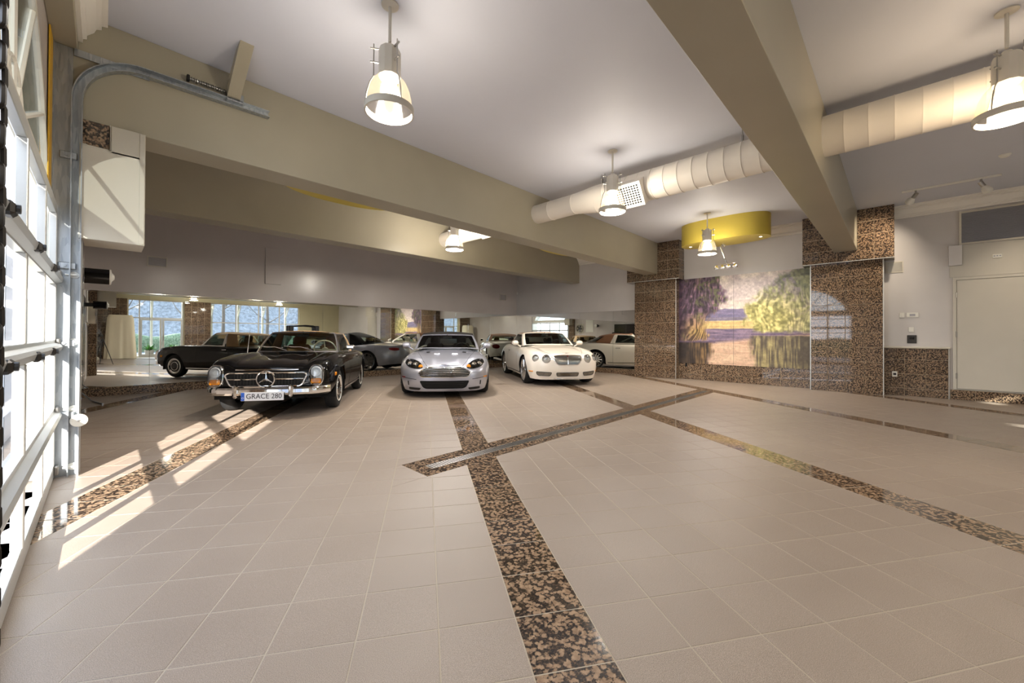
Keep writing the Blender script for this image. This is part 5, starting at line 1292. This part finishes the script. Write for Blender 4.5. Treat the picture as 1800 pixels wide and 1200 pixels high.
        c.outline(c.front, [(sg*y, .365+.03*((y-.52)/.3)) for y in np.linspace(.56, .80, 9)], FX, -.002, .006, 5, False).build('bumper_crease', 'black_void', c.root)
        b = c.side(2.02, .40, sg); MB().tube([tuple(c.side(x, .40, sg)+Vector((0, sg*.002, 0))) for x in (2.06, 2.0, 1.93)], .011, 6).build('side_marker', 'lens_red' if sg < 0 else 'lens_amber', c.root)
        c.outline(c.top, [(x, sg*np.interp(x, [.85, 1.4, 1.9, 2.15], [.70, .60, .46, .35])) for x in np.linspace(.85, 2.15, 18)], (0, 0, 1), -.001, .004, 4, False).build('hood_gap', 'black_void', c.root)
        V = [(x, sg*y) for x, y in roundpoly([(1.05, .46), (1.22, .44), (1.22, .36), (1.05, .38)], .02)]; c.patch(c.top, densify(V, .03), (0, 0, 1), .004).build('hood_vent', 'black_plastic', c.root)
        p = c.top(1.42, sg*.20); MB().bbox((p.x-.05, p.y-.07, p.z-.01), (p.x+.03, p.y+.07, p.z+.016), .012).build('hood_scoop', 'paint_silver', c.root, smooth=30)
        c.mirror_pod(.48, .985, .985, sg, .20, 'paint_silver')
        for x in (.55, -.62): c.outline(lambda a, b: c.side(a, b, sg), [(x, z) for z in np.linspace(.25, .82, 10)], (0, sg, 0), -.001, .003, 4, False).build('door_gap', 'black_void', c.root)
        S = [(x, z) for x, z in ((.98, .55), (.62, .56), (.60, .60), (.95, .62))]; c.patch(lambda a, b: c.side(a, b, sg), densify(S, .03), (0, sg, 0), .004).build('fender_vent', 'black_void', c.root); c.outline(lambda a, b: c.side(a, b, sg), [(x, .58) for x in np.linspace(.98, .2, 8)], (0, sg, 0), .006, .008, 6, False).build('side_strake', 'chrome', c.root)
        c.outline(lambda a, b: c.side(a, b, sg), [(x, .20) for x in np.linspace(.92, -.92, 14)], (0, sg, 0), .0, .018, 6, False).build('sill', 'black_plastic', c.root)
        c.patch(c.back, ell(sg*.62, .76, .16, .05, 24, 2.6), (-1, 0, 0), .004).build('tail_light', 'lens_red', c.root)
    p = c.top(2.16, 0); w = MB().lathe([(0, .006), (.018, .005), (.022, 0)], 14, (p.x, 0, p.z))
    for sg in (1, -1): w.add([(p.x, sg*.015, p.z+.004), (p.x+.012, sg*.02, p.z+.004), (p.x+.006, sg*.085, p.z+.004), (p.x-.014, sg*.085, p.z+.006), (p.x-.014, sg*.02, p.z+.007)], [(0, 1, 2, 3, 4)])
    w.build('winged_badge', 'chrome', c.root)

def white_convertible():
    c = Car('luxury_convertible', 'white luxury convertible with brown soft top and mesh grille', (9.70, 8.06, 0), math.radians(34.4), 1.05)
    W = lambda x, y, zl, zs, i=.14, zw=.52, il=.07: (x, y, zl, zw, zs, il, i)
    ctrl = [W(2.27, 0, .16, .775, .10, .50, .09), W(2.26, .25, .16, .775, .10, .50, .09), W(2.22, .5, .16, .785, .12, .50, .09), W(2.13, .70, .16, .80, .15, .50, .08), W(2.0, .84, .17, .825, .17, .50, .07), W(1.75, .925, .18, .86, .18), W(1.37, .958, .19, .895, .17), W(.9, .95, .18, .91, .15), W(.3, .94, .18, .92, .14), W(-.4, .94, .18, .935, .14), W(-.95, .955, .18, .965, .17), W(-1.37, .965, .20, .975, .20), W(-1.85, .94, .24, .955, .22), W(-2.25, .82, .28, .92, .22), W(-2.45, .6, .30, .90, .17), W(-2.53, .3, .30, .89, .13), W(-2.55, 0, .30, .89, .13)]
    zc = [(2.27, .775), (2.15, .80), (1.9, .85), (1.5, .915), (1.1, .96), (.8, .995), (.5, 1.01), (-1.2, 1.04), (-1.7, 1.01), (-2.2, .945), (-2.55, .89)]
    def bump(x, y):
        a = abs(y); k = max(0, min(1, (x-.8)/.4))*min(1, max(0, (2.2-x)/.3))
        return k*(.025*math.exp(-((a-.72)/.13)**2)-.014*math.exp(-((a-.52)/.06)**2))
    c.body(ctrl, zc, [(1.37, .355, .395), (-1.37, .355, .395)], 'paint_white', bump, (.62, -1.15, .68), crownp=2.2)
    for x in (1.37, -1.37):
        for sg in (1, -1): c.wheel(x, sg, .935, .355, .27, .268, 'multi', 'chrome')
    c.greenhouse([(.80, 0, .995, .10, 0, 1.345), (.77, .38, .99, .09, .36, 1.343), (.64, .67, .975, .05, .57, 1.325), (.52, .765, .955, -.03, .635, 1.305), (-.62, .80, .965, -.50, .655, 1.315), (-.80, .79, .97, -.62, .645, 1.31), (-1.35, .72, 1.0, -.98, .57, 1.26), (-1.58, .48, 1.02, -1.15, .38, 1.225), (-1.64, 0, 1.03, -1.2, 0, 1.215)],
                 .05, ['windshield', 'windshield', 'pillar', 'side_window', 'pillar', None, 'rear_window', 'rear_window'], dict(glass='car_glass', windshield_frame='paint_white', soft_top='canvas_brown'), fr=.06)
    c.cabin(.64, -1.12, .68, .95, .44, 'leather_dark', 1, 'leather_dark', .95, .19)
    for y in (.37, -.37): c.seat(-.30, y, 'leather_dark')
    MB().bbox((.18, -.11, 1.22), (.21, .11, 1.285), .012).cyl((.195, 0, 1.28), (.18, 0, 1.34), .01, 6).build('rear_view_mirror', 'black_plastic', c.root, smooth=0)
    G = densify(roundpoly([(-.35, .745), (-.20, .757), (.20, .757), (.35, .745), (.355, .66), (.27, .53), (-.27, .53), (-.355, .66)], .05))
    g = c.patch(c.front, G, FX, .004).build('grille', 'mesh_grille', c.root); c.outline(c.front, G, FX, .008, .012, 8).build('grille_frame', 'chrome', g)
    c.outline(c.front, [(0, z) for z in np.linspace(.54, .75, 8)], FX, .008, .006, 6, False).build('grille_spine', 'chrome', g); p = c.front(0, .735); MB().bbox((p.x, -.012, p.z-.02), (p.x+.02, .012, p.z+.022), .006).build('badge', 'lens_red', g, smooth=0)
    for nm, L in (('lower_intake', [(-.29, .335), (.29, .335), (.27, .245), (-.27, .245)]), ('side_intake', [(.40, .34), (.76, .36), (.74, .29), (.70, .262), (.44, .25)]), ('side_intake', [(-.40, .34), (-.44, .25), (-.70, .262), (-.74, .29), (-.76, .36)])):
        L = densify(roundpoly(L, .03), .03); l = c.patch(c.front, L, FX, .004).build(nm, 'mesh_grille', c.root); c.outline(c.front, L, FX, .003, .007, 6).build('intake_lip', 'black_plastic', l)
    MB().tube([tuple(c.front(y, .185)+Vector((.004, 0, 0))) for y in np.linspace(-.34, .34, 13)], .012, 6).build('chin_trim', 'chrome', c.root)
    for sg in (1, -1):
        for y, z, r in ((.53, .672, .100), (.765, .685, .082)):
            p = c.front(sg*y, z); M = Matrix.Translation((p.x-.005, p.y, p.z)) @ Matrix.Rotation(sg*(.30 if y < .6 else .62), 4, 'Z') @ Matrix.Rotation(-.12, 4, 'Y')
            h = MB().lathe([(r*.98, -.12), (r*1.06, .0), (r*1.06, .014), (r*.97, .022), (r*.92, .012)], 32, axis='x').xf(M).build('headlight', 'chrome', c.root)
            MB().lathe([(0, -.02), (r*.35, -.02), (r*.38, .004), (r*.55, -.012), (r*.94, .01)], 28, axis='x').xf(M).build('reflector', 'steel', h); MB().lathe([(r*.34, .0), (r*.2, .016), (0, .02)], 16, axis='x').xf(M).build('projector', 'lamp_reflector', h)
            MB().lathe([(r*.95, .012), (r*.75, .026), (r*.4, .036), (0, .04)], 28, axis='x').xf(M).build('lens', 'lens_clear', h)
        MB().tube([tuple(c.side(x, .36, sg)+Vector((0, sg*.002, 0))) for x in (2.0, 1.93, 1.86)], .014, 6).build('side_marker', 'lens_amber', c.root)
        c.outline(c.top, [(x, sg*np.interp(x, [.88, 1.4, 1.9, 2.18], [.74, .63, .50, .38])) for x in np.linspace(.88, 2.18, 18)], (0, 0, 1), -.001, .004, 4, False).build('hood_gap', 'black_void', c.root)
        c.mirror_pod(.52, .965, 1.035, sg, .19, 'paint_white')
        for x in (.60, -.72): c.outline(lambda a, b: c.side(a, b, sg), [(x-.0, z) for z in np.linspace(.28, .88, 10)], (0, sg, 0), -.001, .003, 4, False).build('door_gap', 'black_void', c.root)
        c.outline(lambda a, b: c.side(a, b, sg), [(x, .245) for x in np.linspace(.9, -.9, 14)], (0, sg, 0), .002, .010, 6, False).build('sill_trim', 'dark_steel', c.root)
        b = c.side(-.52, .80, sg); MB().bbox((b.x-.09, b.y-.005*sg, b.z-.014), (b.x+.09, b.y+.03*sg, b.z+.014), .01).build('door_handle', 'chrome', c.root, smooth=0)
        c.patch(c.back, ell(sg*.66, .75, .16, .10, 24, 2.2), (-1, 0, 0), .006, .01).build('tail_light', 'lens_red', c.root)
        for zz in (.36,): MB().lathe([(.07, -.06), (.075, 0), (.06, .0)], 20, (-2.5, sg*.55, zz), 'x').build('exhaust', 'chrome', c.root)
    MB().bbox((-2.56, -.26, .55), (-2.535, .26, .68), .01).build('rear_plate', 'plate_white', c.root, smooth=0)
    p = c.top(2.10, 0); w = MB().lathe([(0, .01), (.02, .008), (.024, 0)], 14, (p.x, 0, p.z))
    for sg in (1, -1): w.add([(p.x, sg*.015, p.z+.006), (p.x+.012, sg*.02, p.z+.004), (p.x-.004, sg*.10, p.z+.012), (p.x-.02, sg*.10, p.z+.014), (p.x-.014, sg*.02, p.z+.01)], [(0, 1, 2, 3, 4)])
    w.build('winged_badge', 'chrome', c.root)
black_roadster(); silver_sports(); white_convertible()
